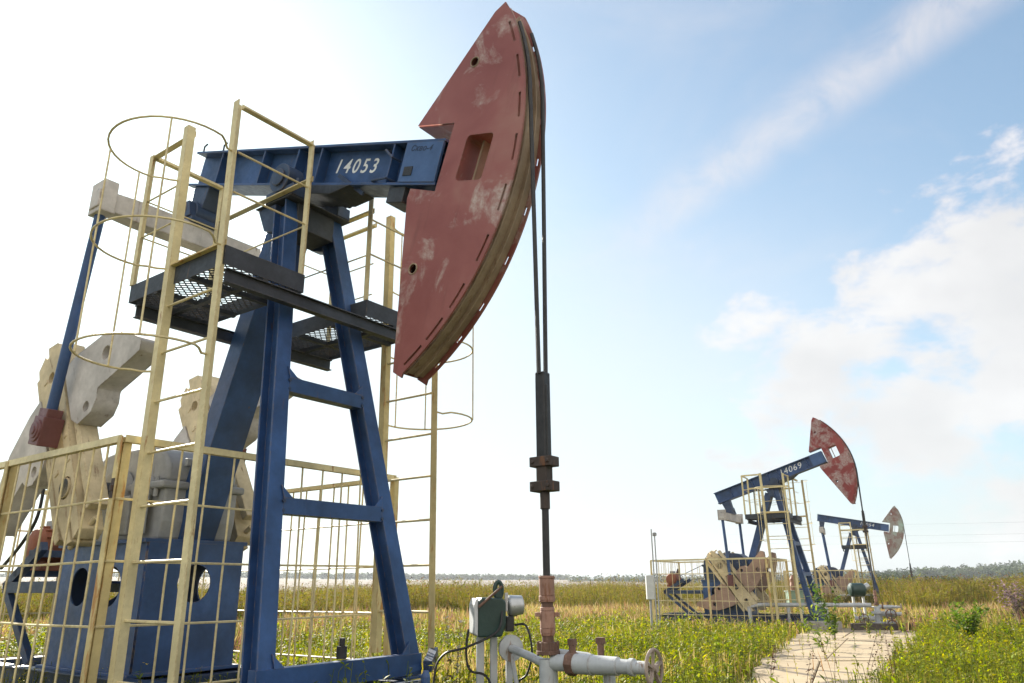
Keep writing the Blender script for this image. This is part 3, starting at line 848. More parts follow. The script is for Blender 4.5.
    q.lathe(Vector((e.x, e.y, z(-5.57))) - d * .03, d, [(0, .12), (.03, .12), (.035, .09), (.06, .09)], 22)
    q.build('flow_pipe', PIPE, root, 0, True)
    q = MB(); q.tube([(e.x * .98, e.y * .98, z(-5.62)), (e.x * 1.0 + .1, e.y, z(-6.0)), (e.x * .98 + .2, e.y, z(-6.7))], .022, 8); q.build('brace_rod', PIPE, root)
    return root

# machine 1 -------------------------------------------------------
PHI1 = .629
L1 = (-2.4269, 8.7653, 0)
m1, cx1, cz1, at1 = pumpjack('pumpjack', L1, PHI1, TAU0, '14053', 'large blue pumpjack close by, numbered 14053, its red horse head lowered', RED, crank_mats=(TAN, WGREY), note='Скво-4')
safety_fence(L1, PHI1, 'cream wire mesh fence around the crank of the nearest pumpjack')
xw1 = bridle(L1, PHI1, cx1, cz1, at1, TAU0, 'pair of black ropes hanging from the nearest red horse head')
w1 = wellhead(L1, PHI1, xw1, 'white pipe wellhead with pink rusty stuffing box and handwheel in the foreground')
# machine 2
PHI2, TAU2 = .55, -.345
L2 = (13.1, 36.6, 6.165 - ZP)
m2, cx2, cz2, at2 = pumpjack('pumpjack', L2, PHI2, TAU2, '14069', 'blue pumpjack in mid distance, numbered 14069, its scuffed red head raised high', RED2, detail=False, crank_mats=(TAN, PINKCW), crank=-PI / 2 + .62, gearmat=NAVY)
safety_fence(L2, PHI2, 'cream mesh fence around the crank of the middle pumpjack')
xw2 = bridle(L2, PHI2, cx2, cz2, at2, TAU2, 'rope hanging from the raised red head of the middle pumpjack', -2.3, -1.5)
w2 = wellhead(L2, PHI2, xw2, 'white wellhead on dark timbers at the end of the concrete slab', tree=True)
# machine 3
PHI3, TAU3 = .42, .151
L3 = (29.46, 65.5, 6.012 - ZP)
m3, cx3, cz3, at3 = pumpjack('pumpjack', L3, PHI3, TAU3, '14054', 'farthest blue pumpjack, with a pale rust streaked horse head', RED3, detail=False, crank_mats=(TAN, PINKCW), crank=-PI / 2 + .5, gearmat=NAVY)
safety_fence(L3, PHI3, 'cream mesh fence around the crank of the farthest pumpjack')
xw3 = bridle(L3, PHI3, cx3, cz3, at3, TAU3, 'rope hanging from the pale head of the farthest pumpjack', -3.8, -3.0)
w3 = wellhead(L3, PHI3, xw3, 'small distant wellhead with orange box under the pale head')


# ------------------------------------------------------------------ ground
def colour_ground():
    m, nt, out = new_mat('meadow_soil')
    b = N(nt, 'ShaderNodeBsdfPrincipled'); b.inputs['Roughness'].default_value = .95
    v = mapping(nt)
    n1 = noise(nt, v, .12, 5); n2 = noise(nt, v, 1.3, 8, .7); n3 = noise(nt, v, .02, 4)
    c = mix(nt, ramp(nt, n2, [(.35, 0.), (.65, 1.)]), (.045, .05, .016), (.12, .11, .04))
    c = mix(nt, ramp(nt, n1, [(.45, 0.), (.65, .8)]), c, (.16, .13, .06))
    c = mix(nt, ramp(nt, n3, [(.45, 0.), (.6, .5)]), c, (.09, .1, .03))
    nt.links.new(c, b.inputs['Base Color'])
    nt.links.new(b.outputs[0], out.inputs[0])
    return m
vs, fs = [], []
rad = [0.5, 2, 3, 4, 5, 6, 7, 8, 9, 10, 12, 14, 17, 20, 24, 28, 33, 38, 45, 55, 66, 80, 100, 130, 170, 230, 320, 450, 700, 1100, 1800, 3000, 5000]
nseg = 96
for r in rad:
    for k in range(nseg):
        a = 2 * PI * k / nseg
        x, y = r * math.sin(a), r * math.cos(a)
        zz = gz(y)
        if r > 3 and r < 200: zz += .03 * math.sin(x * .9 + 1.3) * math.sin(y * .7) - .02
        vs.append((x, y, zz))
for i in range(len(rad) - 1):
    for k in range(nseg):
        fs.append((i * nseg + k, i * nseg + (k + 1) % nseg, (i + 1) * nseg + (k + 1) % nseg, (i + 1) * nseg + k))
fs.append(tuple(range(nseg))[::-1])
gr = MB().add(vs, fs).build('ground', colour_ground(), None, 0, True)
tag(gr, 'rough meadow ground around the pumpjacks', kind='structure')

# far stubble field and wooded hill (terrain)
def terrain(name, az0, az1, d0, d1, hfun, mat, label, na=60, nd=14):
    v, f = [], []
    for i in range(nd + 1):
        d = d0 + (d1 - d0) * i / nd
        for k in range(na + 1):
            t = k / na
            a = az0 + (az1 - az0) * t
            v.append((d * math.sin(a), d * math.cos(a), -.7 + hfun(t, a) * (i / nd) ** 1.3 * (math.sin(PI * min(1, max(0.0, min(t, 1 - t)) * 8) / 2))))
    for i in range(nd):
        for k in range(na):
            q = i * (na + 1) + k
            f.append((q, q + 1, q + na + 2, q + na + 1))
    # a back skirt down to the ground
    base = len(v)
    for k in range(na + 1):
        x, y, _ = v[nd * (na + 1) + k]
        v.append((x * 1.02, y * 1.02, -3))
    for k in range(na): f.append((nd * (na + 1) + k, nd * (na + 1) + k + 1, base + k + 1, base + k))
    o = MB().add(v, f).build(name, mat, None, 0, True)
    return tag(o, label, kind='structure')
def simple_ground(name, a, b, sc_=.01):
    m, nt, out = new_mat(name)
    p = N(nt, 'ShaderNodeBsdfPrincipled'); p.inputs['Roughness'].default_value = 1
    v = mapping(nt, (1, .3, 1))
    c = mix(nt, ramp(nt, noise(nt, v, sc_, 6, .6), [(.35, 0.), (.65, 1.)]), a, b)
    nt.links.new(c, p.inputs['Base Color']); nt.links.new(p.outputs[0], out.inputs[0])
    return m
terrain('field', R(-60), R(16), 330, 1000, lambda t, a: 13 - 9 * max(0, (a + .35) / .6) + 1.2 * math.sin(a * 9), simple_ground('stubble', (.10, .075, .055), (.135, .10, .072)), 'pale stubble field rising in the distance')
terrain('hill', R(14), R(60), 600, 1000, lambda t, a: 3 + 17 * min(1, max(0, (a - .42) / .2)), simple_ground('hill_grass', (.08, .1, .04), (.14, .14, .06)), 'low hill on the right horizon')

# ------------------------------------------------------------------ vegetation
def mesh_np(name, V, F3, F4, C, mat):
    "V (n,3); F3 (a,3); F4 (b,4); C per-vertex colour"
    me = bpy.data.meshes.new(name)
    nv = len(V); a = 0 if F3 is None else len(F3); b = 0 if F4 is None else len(F4)
    me.vertices.add(nv); me.vertices.foreach_set('co', np.ascontiguousarray(V, np.float32).ravel())
    loops = []
    if b: loops.append(np.ascontiguousarray(F4, np.int32).ravel())
    if a: loops.append(np.ascontiguousarray(F3, np.int32).ravel())
    li = np.concatenate(loops)
    me.loops.add(len(li)); me.loops.foreach_set('vertex_index', li)
    st = np.concatenate([np.arange(b) * 4, b * 4 + np.arange(a) * 3]).astype(np.int32)
    me.polygons.add(a + b); me.polygons.foreach_set('loop_start', st)
    me.update(calc_edges=True); me.validate()
    ca = me.color_attributes.new('tone', 'FLOAT_COLOR', 'POINT')
    cc = np.ones((nv, 4), np.float32); cc[:, :3] = C
    ca.data.foreach_set('color', cc.ravel())
    o = bpy.data.objects.new(name, me); COL.objects.link(o)
    me.materials.append(mat)
    return o
class Veg:
    def __init__(s): s.V = []; s.F3 = []; s.F4 = []; s.C = []; s.n = 0
    def _push(s, V, F3, F4, C):
        s.V.append(V); s.C.append(C)
        if F3 is not None: s.F3.append(F3 + s.n)
        if F4 is not None: s.F4.append(F4 + s.n)
        s.n += len(V)
    def blades(s, x, y, z, h, w, col, lean=.25, tipcol=None):
        "curved two-segment blades"
        n = len(x)
        az = RNG.uniform(0, 2 * PI, n); la = RNG.uniform(0, 2 * PI, n)
        wx, wy = np.cos(az) * w / 2, np.sin(az) * w / 2
        L = lean * RNG.uniform(.2, 1.6, n) * h
        lx, ly = np.cos(la) * L, np.sin(la) * L
        V = np.zeros((n, 5, 3)); 
        V[:, 0] = np.stack([x - wx, y - wy, z], 1); V[:, 1] = np.stack([x + wx, y + wy, z], 1)
        mx, my, mz = x + lx * .3, y + ly * .3, z + h * .55
        V[:, 2] = np.stack([mx + wx * .8, my + wy * .8, mz], 1); V[:, 3] = np.stack([mx - wx * .8, my - wy * .8, mz], 1)
        V[:, 4] = np.stack([x + lx, y + ly, z + h * RNG.uniform(.85, 1.0, n)], 1)
        i = np.arange(n) * 5
        C = np.repeat(col[:, None, :], 5, 1)
        if tipcol is not None: C[:, 4] = tipcol; 
        s._push(V.reshape(-1, 3), np.stack([i + 3, i + 2, i + 4], 1), np.stack([i, i + 1, i + 2, i + 3], 1), C.reshape(-1, 3))
    def leaves(s, x, y, z, ln, wd, col, droop=.3):
        "diamond leaves at given centres"
        n = len(x)
        az = RNG.uniform(0, 2 * PI, n); el = RNG.uniform(-droop, .9, n)
        d = np.stack([np.cos(az) * np.cos(el), np.sin(az) * np.cos(el), np.sin(el)], 1)
        side = np.stack([-np.sin(az), np.cos(az), RNG.uniform(-.5, .5, n)], 1)
        c = np.stack([x, y, z], 1)
        ln = np.asarray(ln).reshape(-1, 1); wd = np.asarray(wd).reshape(-1, 1)
        up_ = np.cross(d, side)
        V = np.stack([c, c + d * ln * .5 + side * wd / 2 + up_ * ln * .06, c + d * ln, c + d * ln * .5 - side * wd / 2 + up_ * ln * .06], 1)
        i = np.arange(n) * 4
        s._push(V.reshape(-1, 3), None, np.stack([i, i + 1, i + 2, i + 3], 1), np.repeat(col, 4, 0))
    def stems(s, x0, y0, z0, x1, y1, z1, w, col):
        n = len(x0)
        V = np.zeros((n, 6, 3))
        for k in range(3):
            a = 2 * PI * k / 3
            V[:, k] = np.stack([x0 + w * math.cos(a), y0 + w * math.sin(a), z0], 1)
            V[:, 3 + k] = np.stack([x1 + w * .5 * math.cos(a), y1 + w * .5 * math.sin(a), z1], 1)
        i = np.arange(n) * 6
        F4 = np.concatenate([np.stack([i + k, i + (k + 1) % 3, i + 3 + (k + 1) % 3, i + 3 + k], 1) for k in range(3)])
        s._push(V.reshape(-1, 3), None, F4, np.repeat(col, 6, 0))
    def build(s, name, mat):
        return mesh_np(name, np.concatenate(s.V), np.concatenate(s.F3) if s.F3 else None, np.concatenate(s.F4) if s.F4 else None, np.concatenate(s.C), mat)
def pick(n, cols, jit=.25):
    cols = np.array(cols); c = cols[RNG.integers(0, len(cols), n)]
    return np.clip(c * RNG.uniform(1 - jit, 1 + jit, (n, 1)) * RNG.uniform(.92, 1.08, (n, 3)), 0, 1)
def vnoise(x, y, s, seed=0):
    "smooth value noise on arrays"
    x = x / s + seed * 17.3; y = y / s + seed * 9.1
    xi, yi = np.floor(x), np.floor(y); xf, yf = x - xi, y - yi
    def h(a, b): v = np.sin(a * 127.1 + b * 311.7 + seed * 74.7) * 43758.5453; return v - np.floor(v)
    u, v = xf * xf * (3 - 2 * xf), yf * yf * (3 - 2 * yf)
    return (h(xi, yi) * (1 - u) + h(xi + 1, yi) * u) * (1 - v) + (h(xi, yi + 1) * (1 - u) + h(xi + 1, yi + 1) * u) * v
def scatter(n, d0, d1, az0, az1, pw=1.0):
    "random points in a wedge, uniform per area when pw=2, denser close by when lower"
    u = RNG.uniform(0, 1, n)
    d = (d0 ** pw + u * (d1 ** pw - d0 ** pw)) ** (1 / pw)
    a = RNG.uniform(az0, az1, n)
    return d * np.sin(a), d * np.cos(a)

# slab outline (also keeps the grass off it)
S_far = [ground_pt(812, 629.5), ground_pt(926, 629.5)]
S_m1 = [ground_pt(790, 640), ground_pt(921, 639)]
S_m2 = [ground_pt(760, 664), ground_pt(906, 664)]
S_near = [ground_pt(722, 770), ground_pt(868, 770)]
slab_poly = [S_near[0], S_m2[0], S_m1[0], S_far[0], S_far[1], S_m1[1], S_m2[1], S_near[1]]
def in_poly(x, y, poly):
    ins = np.zeros(len(x), bool); n = len(poly)
    for i in range(n):
        x1, y1 = poly[i][0], poly[i][1]; x2, y2 = poly[(i + 1) % n][0], poly[(i + 1) % n][1]
        c = ((y1 > y) != (y2 > y)) & (x < (x2 - x1) * (y - y1) / (y2 - y1 + 1e-9) + x1)
        ins ^= c
    return ins

LEAF = leaf_mat('meadow_foliage', .5)
REEDM = leaf_mat('reed_foliage', .3, .95)
AZ0, AZ1 = R(-46), R(46)
greens = [(.16, .19, .02), (.21, .22, .024), (.27, .26, .035), (.12, .15, .018), (.30, .26, .05)]
greens2 = [(.09, .13, .018), (.13, .17, .022), (.17, .19, .03)]
lush = [(.14, .18, .02), (.19, .22, .025), (.10, .135, .02), (.25, .25, .03)]
straws = [(.36, .28, .12), (.30, .22, .10), (.42, .34, .18), (.25, .17, .08), (.33, .22, .13)]
g = Veg()
def keep(x, y, *arr):
    k = ~in_poly(x + (vnoise(x, y, .7, 41) - .5) * .9, y, slab_poly)
    k |= RNG.uniform(0, 1, len(x)) < .012
    return k
# near meadow: grass blades
for (n, d0, d1, hs, ws, pw) in ((60000, 4, 14, 1.0, .012, 1.6), (90000, 12, 30, 1.1, .02, 1.5), (60000, 26, 66, 1.15, .045, 1.5)):
    x, y = scatter(n, d0, d1, AZ0, AZ1, pw)
    k = keep(x, y) & ((vnoise(x, y, 4.5, 51) > .3) | (RNG.uniform(0, 1, len(x)) < .3)); x, y = x[k], y[k]; n = len(x)
    d = np.hypot(x, y)
    patch = vnoise(x, y, 2.2, 1) * .6 + vnoise(x, y, 7, 2) * .4
    h = (.1 + .5 * patch ** 1.4) * RNG.uniform(.45, 1.35, n) * hs
    dry = np.clip((d - 26) / 24, 0, 1) * .65 + .3 * (vnoise(x, y, 4, 3) > .66) + .03
    isdry = RNG.uniform(0, 1, n) < dry
    deep = (vnoise(x, y, 3.1, 21) * .6 + vnoise(x, y, 9, 22) * .4) > .53
    col = np.where(isdry[:, None], pick(n, straws), np.where((deep & (RNG.uniform(0, 1, n) < .8))[:, None], pick(n, greens2), pick(n, greens)))
    h = h * np.where(isdry, 1.25, 1.0) * (1 + np.clip((d - 30) / 30, 0, 1) * .5)
    g.blades(x, y, gzv(y) - .02, h, np.full(n, ws) * RNG.uniform(.6, 1.3, n), col, .3)
# leafy herbs
for (n, d0, d1, ls, pw) in ((26000, 5, 16, .032, 1.5), (26000, 14, 34, .055, 1.5), (12000, 30, 58, .1, 1.5)):
    x, y = scatter(n, d0, d1, AZ0, AZ1, pw)
    k = keep(x, y) & (vnoise(x, y, 3, 5) > .32); x, y = x[k], y[k]; n = len(x)
    h = RNG.uniform(.2, .6, n) * (.6 + .8 * vnoise(x, y, 2.5, 6))
    dx, dy = RNG.normal(0, .06, n), RNG.normal(0, .06, n)
    z0 = gzv(y)
    base = pick(n, lush + greens[:3])
    g.stems(x, y, z0, x + dx, y + dy, z0 + h, np.full(n, .005 + ls * .03), base * .9)
    m = 9
    t = RNG.uniform(.2, 1.02, (n, m))
    xx = (x[:, None] + dx[:, None] * t).ravel(); yy = (y[:, None] + dy[:, None] * t).ravel(); zz = (z0[:, None] + h[:, None] * t).ravel()
    cc = np.repeat(base, m, 0) * RNG.uniform(.75, 1.3, (n * m, 1))
    g.leaves(xx, yy, zz, RNG.uniform(.7, 1.5, n * m) * ls * 1.5, RNG.uniform(.6, 1.3, n * m) * ls * .75, cc)
# rank weeds round the near wellhead and the foot of the frame
for (n, xa, xb, ya, yb, hlo, hhi) in ((420, -1.7, 2.6, 5.4, 9.6, .35, .95), (200, 1.6, 2.9, 8.0, 13.5, .25, .7), (130, 4.6, 7.5, 9, 16, .25, .7), (200, -4.5, -1.5, 4.6, 6.3, .2, .6)):
    x, y = RNG.uniform(xa, xb, n), RNG.uniform(ya, yb, n)
    k = (vnoise(x, y, 1.1, 31) > .35) & ~in_poly(x, y, slab_poly); x, y = x[k], y[k]; n = len(x)
    h = RNG.uniform(hlo, hhi, n); dx, dy = RNG.normal(0, .09, n), RNG.normal(0, .09, n)
    base = pick(n, lush + greens2)
    g.stems(x, y, gzv(y), x + dx, y + dy, gzv(y) + h, np.full(n, .006), base * .9)
    m = 16; t = RNG.uniform(.15, 1.02, (n, m))
    xx = (x[:, None] + dx[:, None] * t).ravel(); yy = (y[:, None] + dy[:, None] * t).ravel(); zz = (gzv(y)[:, None] + h[:, None] * t).ravel()
    g.leaves(xx, yy, zz, RNG.uniform(.04, .1, n * m), RNG.uniform(.016, .036, n * m), np.repeat(base, m, 0) * RNG.uniform(.75, 1.3, (n * m, 1)))
# yellow, white and mauve flower heads and dry seed heads
for (n, cols, zlo) in ((1500, [(.5, .42, .03), (.46, .38, .04)], .3), (260, [(.6, .58, .5)], .3), (130, [(.38, .2, .36), (.45, .28, .42)], .35), (900, [(.12, .06, .035), (.2, .11, .06)], .45)):
    x, y = scatter(n, 7, 34, AZ0, AZ1, 1.5)
    k = keep(x, y); x, y = x[k], y[k]; n = len(x)
    z0 = gzv(y); h = RNG.uniform(zlo, .75, n)
    g.stems(x, y, z0, x + RNG.normal(0, .05, n), y, z0 + h, np.full(n, .004), pick(n, greens))
    d = np.hypot(x, y)
    for _ in range(4):
        g.leaves(x + RNG.normal(0, .025, n), y + RNG.normal(0, .02, n), z0 + h + RNG.normal(0, .02, n), np.clip(d * .0014, .014, .035), np.clip(d * .0012, .01, .03), pick(n, cols))
tag(g.build('grass', LEAF), 'yellow green meadow grass and herbs around the pumpjacks', kind='stuff')

# band of dry grass, then the reed bed
def ring(n, lo, hi):
    a = RNG.uniform(AZ0, AZ1, n)
    edge = lo(a) + (hi(a) - lo(a)) * RNG.uniform(0, 1, n) ** 1.5
    return edge * np.sin(a), edge * np.cos(a), a
near_e = lambda a: 52 + 14 * np.clip((a + .45) / .7, 0, 1) + 6 * np.sin(a * 7) + 4 * np.sin(a * 23) + 3 * np.sin(a * 61 + 1)
g = Veg()
x, y, a = ring(34000, lambda a: near_e(a) - 26, lambda a: near_e(a) + 4)
k = vnoise(x, y, 6, 61) * .7 + vnoise(x, y, 2, 62) * .3 > .38
x, y = x[k], y[k]
n = len(x)
h = RNG.uniform(.4, 1.05, n) * (.6 + .7 * vnoise(x, y, 5, 8))
g.blades(x, y, gzv(y) - .05, h, RNG.uniform(.03, .07, n), pick(n, straws + [(.3, .16, .12), (.22, .12, .08), (.2, .2, .04), (.17, .18, .03)]), .25)
tag(g.build('dry_grass', REEDM), 'band of tall straw coloured dry grass before the reeds', kind='stuff')
g = Veg()
x, y, a = ring(60000, near_e, lambda a: near_e(a) + 45)
n = len(x)
hh = (1.5 + 1.25 * vnoise(x, y, 9, 9) + .35 * vnoise(x, y, 2.5, 10)) * np.clip(.55 + (np.hypot(x, y) - near_e(a)) / 9, .55, 1) * RNG.uniform(.82, 1.1, n)
reed = [(.17, .175, .02), (.23, .21, .032), (.10, .115, .018), (.27, .22, .055), (.2, .145, .045)]
g.blades(x, y, gzv(y) - .05, hh, RNG.uniform(.035, .075, n), pick(n, reed), .14, tipcol=pick(n, [(.22, .14, .06), (.17, .14, .045), (.15, .14, .03)]))
k = RNG.uniform(0, 1, n) < .5
xk, yk, hk = x[k], y[k], hh[k]
for _ in range(2):
    t = RNG.uniform(.35, .95, len(xk))
    g.leaves(xk, yk, gzv(yk) + hk * t, RNG.uniform(.3, .6, len(xk)), np.full(len(xk), .06), pick(len(xk), reed), .1)
k = RNG.uniform(0, 1, n) < .07
g.leaves(x[k], y[k], gzv(y[k]) + hh[k] * .95, np.full(k.sum(), .28), np.full(k.sum(), .09), pick(k.sum(), [(.15, .09, .05), (.19, .12, .07)]), 0)
tag(g.build('reeds', REEDM), 'tall olive reed bed across the meadow', kind='stuff')

# far woods: leaf clumps massed at their real distance
def crown_pts(n, c, r):
    p = RNG.normal(0, 1, (n, 3)); p /= np.linalg.norm(p, axis=1)[:, None]
    return np.array(c) + p * np.array(r) * RNG.uniform(.55, 1.0, (n, 1)) ** .6
def wood(name, label, az0, az1, d0, d1, ntree, hgt, zfun, cols, lsz=1.0, nl=70):
    g = Veg()
    for _ in range(ntree):
        a = random.uniform(az0, az1); d = random.uniform(d0, d1)
        hh = random.uniform(*hgt); w = hh * random.uniform(.32, .5)
        x, y = d * math.sin(a), d * math.cos(a); z0 = zfun(a, d)
        c = pick(1, cols, .3)
        for q in range(3):
            cx_ = x + random.uniform(-.5, .5) * w; cz_ = z0 + hh * random.uniform(.35, .68)
            p = crown_pts(nl // 3, (cx_, y, cz_), (w * .75, w * .75, hh * .34))
            g.leaves(p[:, 0], p[:, 1], p[:, 2], RNG.uniform(1.6, 3.0, len(p)) * lsz, RNG.uniform(1.3, 2.2, len(p)) * lsz, np.repeat(c, len(p), 0) * RNG.uniform(.7, 1.25, (len(p), 1)), .8)
        g.stems(np.array([x]), np.array([y]), np.array([z0 - 1]), np.array([x]), np.array([y]), np.array([z0 + hh * .5]), np.array([.3]), np.array([[.06, .05, .04]]))
    return tag(g.build(name, TREEM), label, kind='stuff')
TREEM = leaf_mat('tree_foliage', .25, .7)
tc = [(.035, .06, .02), (.05, .075, .025), (.03, .045, .018), (.065, .08, .03)]
wood('far_wood', 'far hazy wood on the horizon left of the middle pumpjack', R(4), R(30), 800, 900, 300, (8, 13), lambda a, d: -.7, tc)
wood('far_wood', 'faint line of trees above the stubble field on the left', R(-40), R(4), 1020, 1100, 1000, (5, 9), lambda a, d: 12 - 9 * max(0, (a + .35) / .6), tc)
wood('hill_wood', 'wood covering the low hill on the right horizon', R(22), R(46), 640, 900, 520, (7, 12), lambda a, d: -.7 + (3 + 17 * min(1, max(0, (a - .42) / .2))) * max(0, (d - 600) / 400) ** 1.3, tc)
wood('scrub', 'low scrub bushes behind the reeds on the right', R(18), R(46), 130, 300, 260, (1.8, 3.4), lambda a, d: -.7, [(.07, .08, .025), (.1, .1, .03), (.05, .065, .02)], .22, 240)

def leafy_tree(name, px, d, hh, w, label, cols, group=None, nl=500, ls=.35, cat='tree', trunk=True, zoff=0):
    dd = ray(px, 583); k = d / dd[1]
    x, y = dd[0] * k, d
    z0 = gz(y) + zoff
    root = empty(name, (x, y, z0), 0, label, cat, group)
    q = MB(); q.tube([(0, 0, -.2), (.02 * hh, 0, hh * .3), (0, .02, hh * .6)], [hh * .03, hh * .022, hh * .01], 7)
    for i in range(5):
        a = i * 2.4; q.tube([(0, 0, hh * (.25 + .07 * i)), (.22 * w * math.cos(a), .22 * w * math.sin(a), hh * (.45 + .07 * i)), (.4 * w * math.cos(a), .4 * w * math.sin(a), hh * (.6 + .06 * i))], [hh * .012, hh * .008, hh * .004], 5)
    q.build('trunk', BARK, root)
    g = Veg()
    for i in range(9):
        a = i * 2.4; rr_ = w * random.uniform(.1, .42)
        c = (rr_ * math.cos(a), rr_ * math.sin(a), hh * random.uniform(.38, .85))
        p = crown_pts(nl // 9, c, (w * .26, w * .26, hh * .17))
        g.leaves(p[:, 0], p[:, 1], p[:, 2], RNG.uniform(.7, 1.4, len(p)) * ls, RNG.uniform(.4, .8, len(p)) * ls, pick(len(p), cols, .35), .6)
    o = g.build('crown', TREEM); o.parent = root
    return root
BARK = paint('bark', (.07, .055, .04), (.12, .1, .08), .4, .9, .3, scale=6)
leafy_tree('field_tree', 886, 210, 5.2, 6.5, 'left one of two round trees beyond the reeds, beneath the pale horse head', tc, 'trees beyond the reeds', ls=.5)
leafy_tree('field_tree', 903, 230, 5.6, 5.5, 'right one of two round trees beyond the reeds, beside the far hanging rope', tc, 'trees beyond the reeds', ls=.5)

# ------------------------------------------------------------------ concrete slab
def slab_mat():
    m, nt, out = new_mat('weathered_concrete')
    b = N(nt, 'ShaderNodeBsdfPrincipled'); b.inputs['Roughness'].default_value = .9
    v = mapping(nt)
    n1 = noise(nt, v, .5, 6, .65); n2 = noise(nt, v, 4, 9, .7); n3 = noise(nt, v, 30, 5, .7)
    c = mix(nt, ramp(nt, n1, [(.35, 0.), (.65, 1.)]), (.26, .20, .125), (.36, .285, .185))
    c = mix(nt, ramp(nt, n2, [(.55, 0.), (.72, .65)]), c, (.2, .16, .11))
    c = mix(nt, ramp(nt, n3, [(.5, 0.), (.75, .35)]), c, (.22, .19, .14))
    vo = N(nt, 'ShaderNodeTexVoronoi', feature='DISTANCE_TO_EDGE'); vo.inputs['Scale'].default_value = .42
    ad = N(nt, 'ShaderNodeMix', data_type='VECTOR'); ad.inputs[0].default_value = .12
    nz = N(nt, 'ShaderNodeTexNoise'); nz.inputs['Scale'].default_value = 1.6; nz.inputs['Detail'].default_value = 6; nt.links.new(v, nz.inputs['Vector'])
    nt.links.new(v, ad.inputs[4]); nt.links.new(nz.outputs['Color'], ad.inputs[5]); nt.links.new(ad.outputs[1], vo.inputs['Vector'])
    c = mix(nt, ramp(nt, vo.outputs['Distance'], [(.01, .85), (.035, 0.)]), c, (.05, .04, .03))
    nt.links.new(c, b.inputs['Base Color'])
    bp_ = N(nt, 'ShaderNodeBump'); bp_.inputs['Strength'].default_value = .5; bp_.inputs['Distance'].default_value = .02
    nt.links.new(n2, bp_.inputs['Height']); nt.links.new(bp_.outputs[0], b.inputs['Normal'])
    nt.links.new(b.outputs[0], out.inputs[0]); return m
SL = slab_mat()
def lerp(a, b, t): return [a[i] + (b[i] - a[i]) * t for i in range(3)]
rows = [S_near, S_m2, S_m1, S_far]
def slab_piece(poly, dz):
    n = len(poly)
    v = [(p[0], p[1], p[2] - .2) for p in poly] + [(p[0], p[1], p[2] + .05 + dz) for p in poly]
    f = [(i, (i + 1) % n, n + (i + 1) % n, n + i) for i in range(n)] + [tuple(range(n))[::-1], tuple(range(n, 2 * n))]
    return tag(MB().add(v, f).build('concrete_slab', SL, None, .025), 'weathered tan concrete road slab', kind='structure')
for i in range(3):
    (a, b), (c, d) = rows[i], rows[i + 1]
    e = .007
    split = (.42, .45, .4)[i]
    for t0, t1 in ((0, split - e / 2), (split + e / 2, 1)):
        s0 = t0 + (.05 if (i == 1 and t0 > 0) else 0)
        p = [lerp(lerp(a, b, t0), lerp(c, d, t0), .012), lerp(lerp(a, b, t1), lerp(c, d, t1), .012), lerp(lerp(a, b, t1), lerp(c, d, t1), .988), lerp(lerp(a, b, t0), lerp(c, d, t0), .988)]
        q = []
        for m_ in range(4):
            A, Bq = p[m_], p[(m_ + 1) % 4]
            outer = (m_ == 3 and t0 == 0) or (m_ == 1 and t1 == 1)
            steps = 14 if outer else 1
            for u_ in range(steps):
                w_ = lerp(A, Bq, u_ / steps)
                if outer and u_: w_ = [w_[0] + random.uniform(-.14, .14), w_[1], w_[2]]
                q.append(w_)
        slab_piece(q, random.uniform(-.015, .02))

# ------------------------------------------------------------------ instruments, pipes, poles
def at(px, d, z_rel):
    dd = ray(px, 583); k = d / dd[1]
    return (dd[0] * k, d, CAM_Z + z_rel)
bx, by, _ = at(489, 7.7, 0)
cb = empty('control_box', (bx, by, 0), R(12), 'dark green control box with grey face and silver cap beside the near wellhead', 'control box', 'control boxes')
zc = CAM_Z
q = MB(); q.prism([(-.13, zc - .47), (.1, zc - .47), (.14, zc - .36), (.14, zc - .16), (.11, zc - .125), (-.1, zc - .115), (-.13, zc - .16)], -.15, .15)
q.build('housing', GREEN, cb, .015)
q = MB(); q.prism([(-.165, zc - .44), (-.132, zc - .46), (-.132, zc - .12), (-.15, zc - .125), (-.17, zc - .18)], -.16, .16); q.build('face_plate', PGREY, cb, .01)
q = MB(); q.tube([(.09 + .035 * math.cos(t), -.02, zc - .05 + .075 * math.sin(t)) for t in [i * 2 * PI / 16 for i in range(16)]], .022, 8, True); q.prism([(.06, zc - .12), (.12, zc - .12), (.115, zc - .03), (.065, zc - .03)], -.05, .01); q.build('lifting_eye', GREEN, cb, 0, True)
q = MB(); q.lathe((.14, 0, zc - .2), (1, 0, .05), [(0, .045), (.04, .05), (.045, .09), (.06, .1), (.19, .088), (.2, .06)], 24); q.box((.16, -.06, zc - .16), (.03, .03, .17)); q.build('sensor_cap', GLASS, cb, .004, True)
q = MB(); q.cyl((-.13, -.17, zc - .2), (.1, -.16, zc - .015), .013, n=8); q.build('handle_rod', BROWN, cb)
q = MB(); q.box((.2, 0, zc - .36), (.08, .1, .14)); q.box((.25, 0, zc - .28), (.06, .03, .03)); q.build('relay_block', ROPE, cb, .01)
for xx, w in ((-.08, .07), (.05, .065), (.2, .06)):
    MB().box((xx, .02, (zc - .47) / 2 - .03), (w, w, zc - .47 + .06)).build('support_post', PGREY, cb, .01)
q = MB(); q.bar((.17, -.05, zc - .25), (.17, -.05, zc - .6), .04, .03); q.build('bracket', PIPE, cb)
def cable(path, label):
    return tag(MB().tube(catmull(path, 8), .011, 6).build('cable', CABLE, None, 0, True), label, 'cable', 'black cables of the control box')
W = lambda dx, dz, dy=0: (bx + dx, by + dy, zc + dz)
cable([W(.13, -.24, -.12), W(.08, -.42, -.2), W(-.2, -.55, -.22), W(-.42, -.62, -.2), W(-.5, -.85, -.2), W(-.5, -1.6, -.2)], 'black cable looping left from the green control box into the grass')
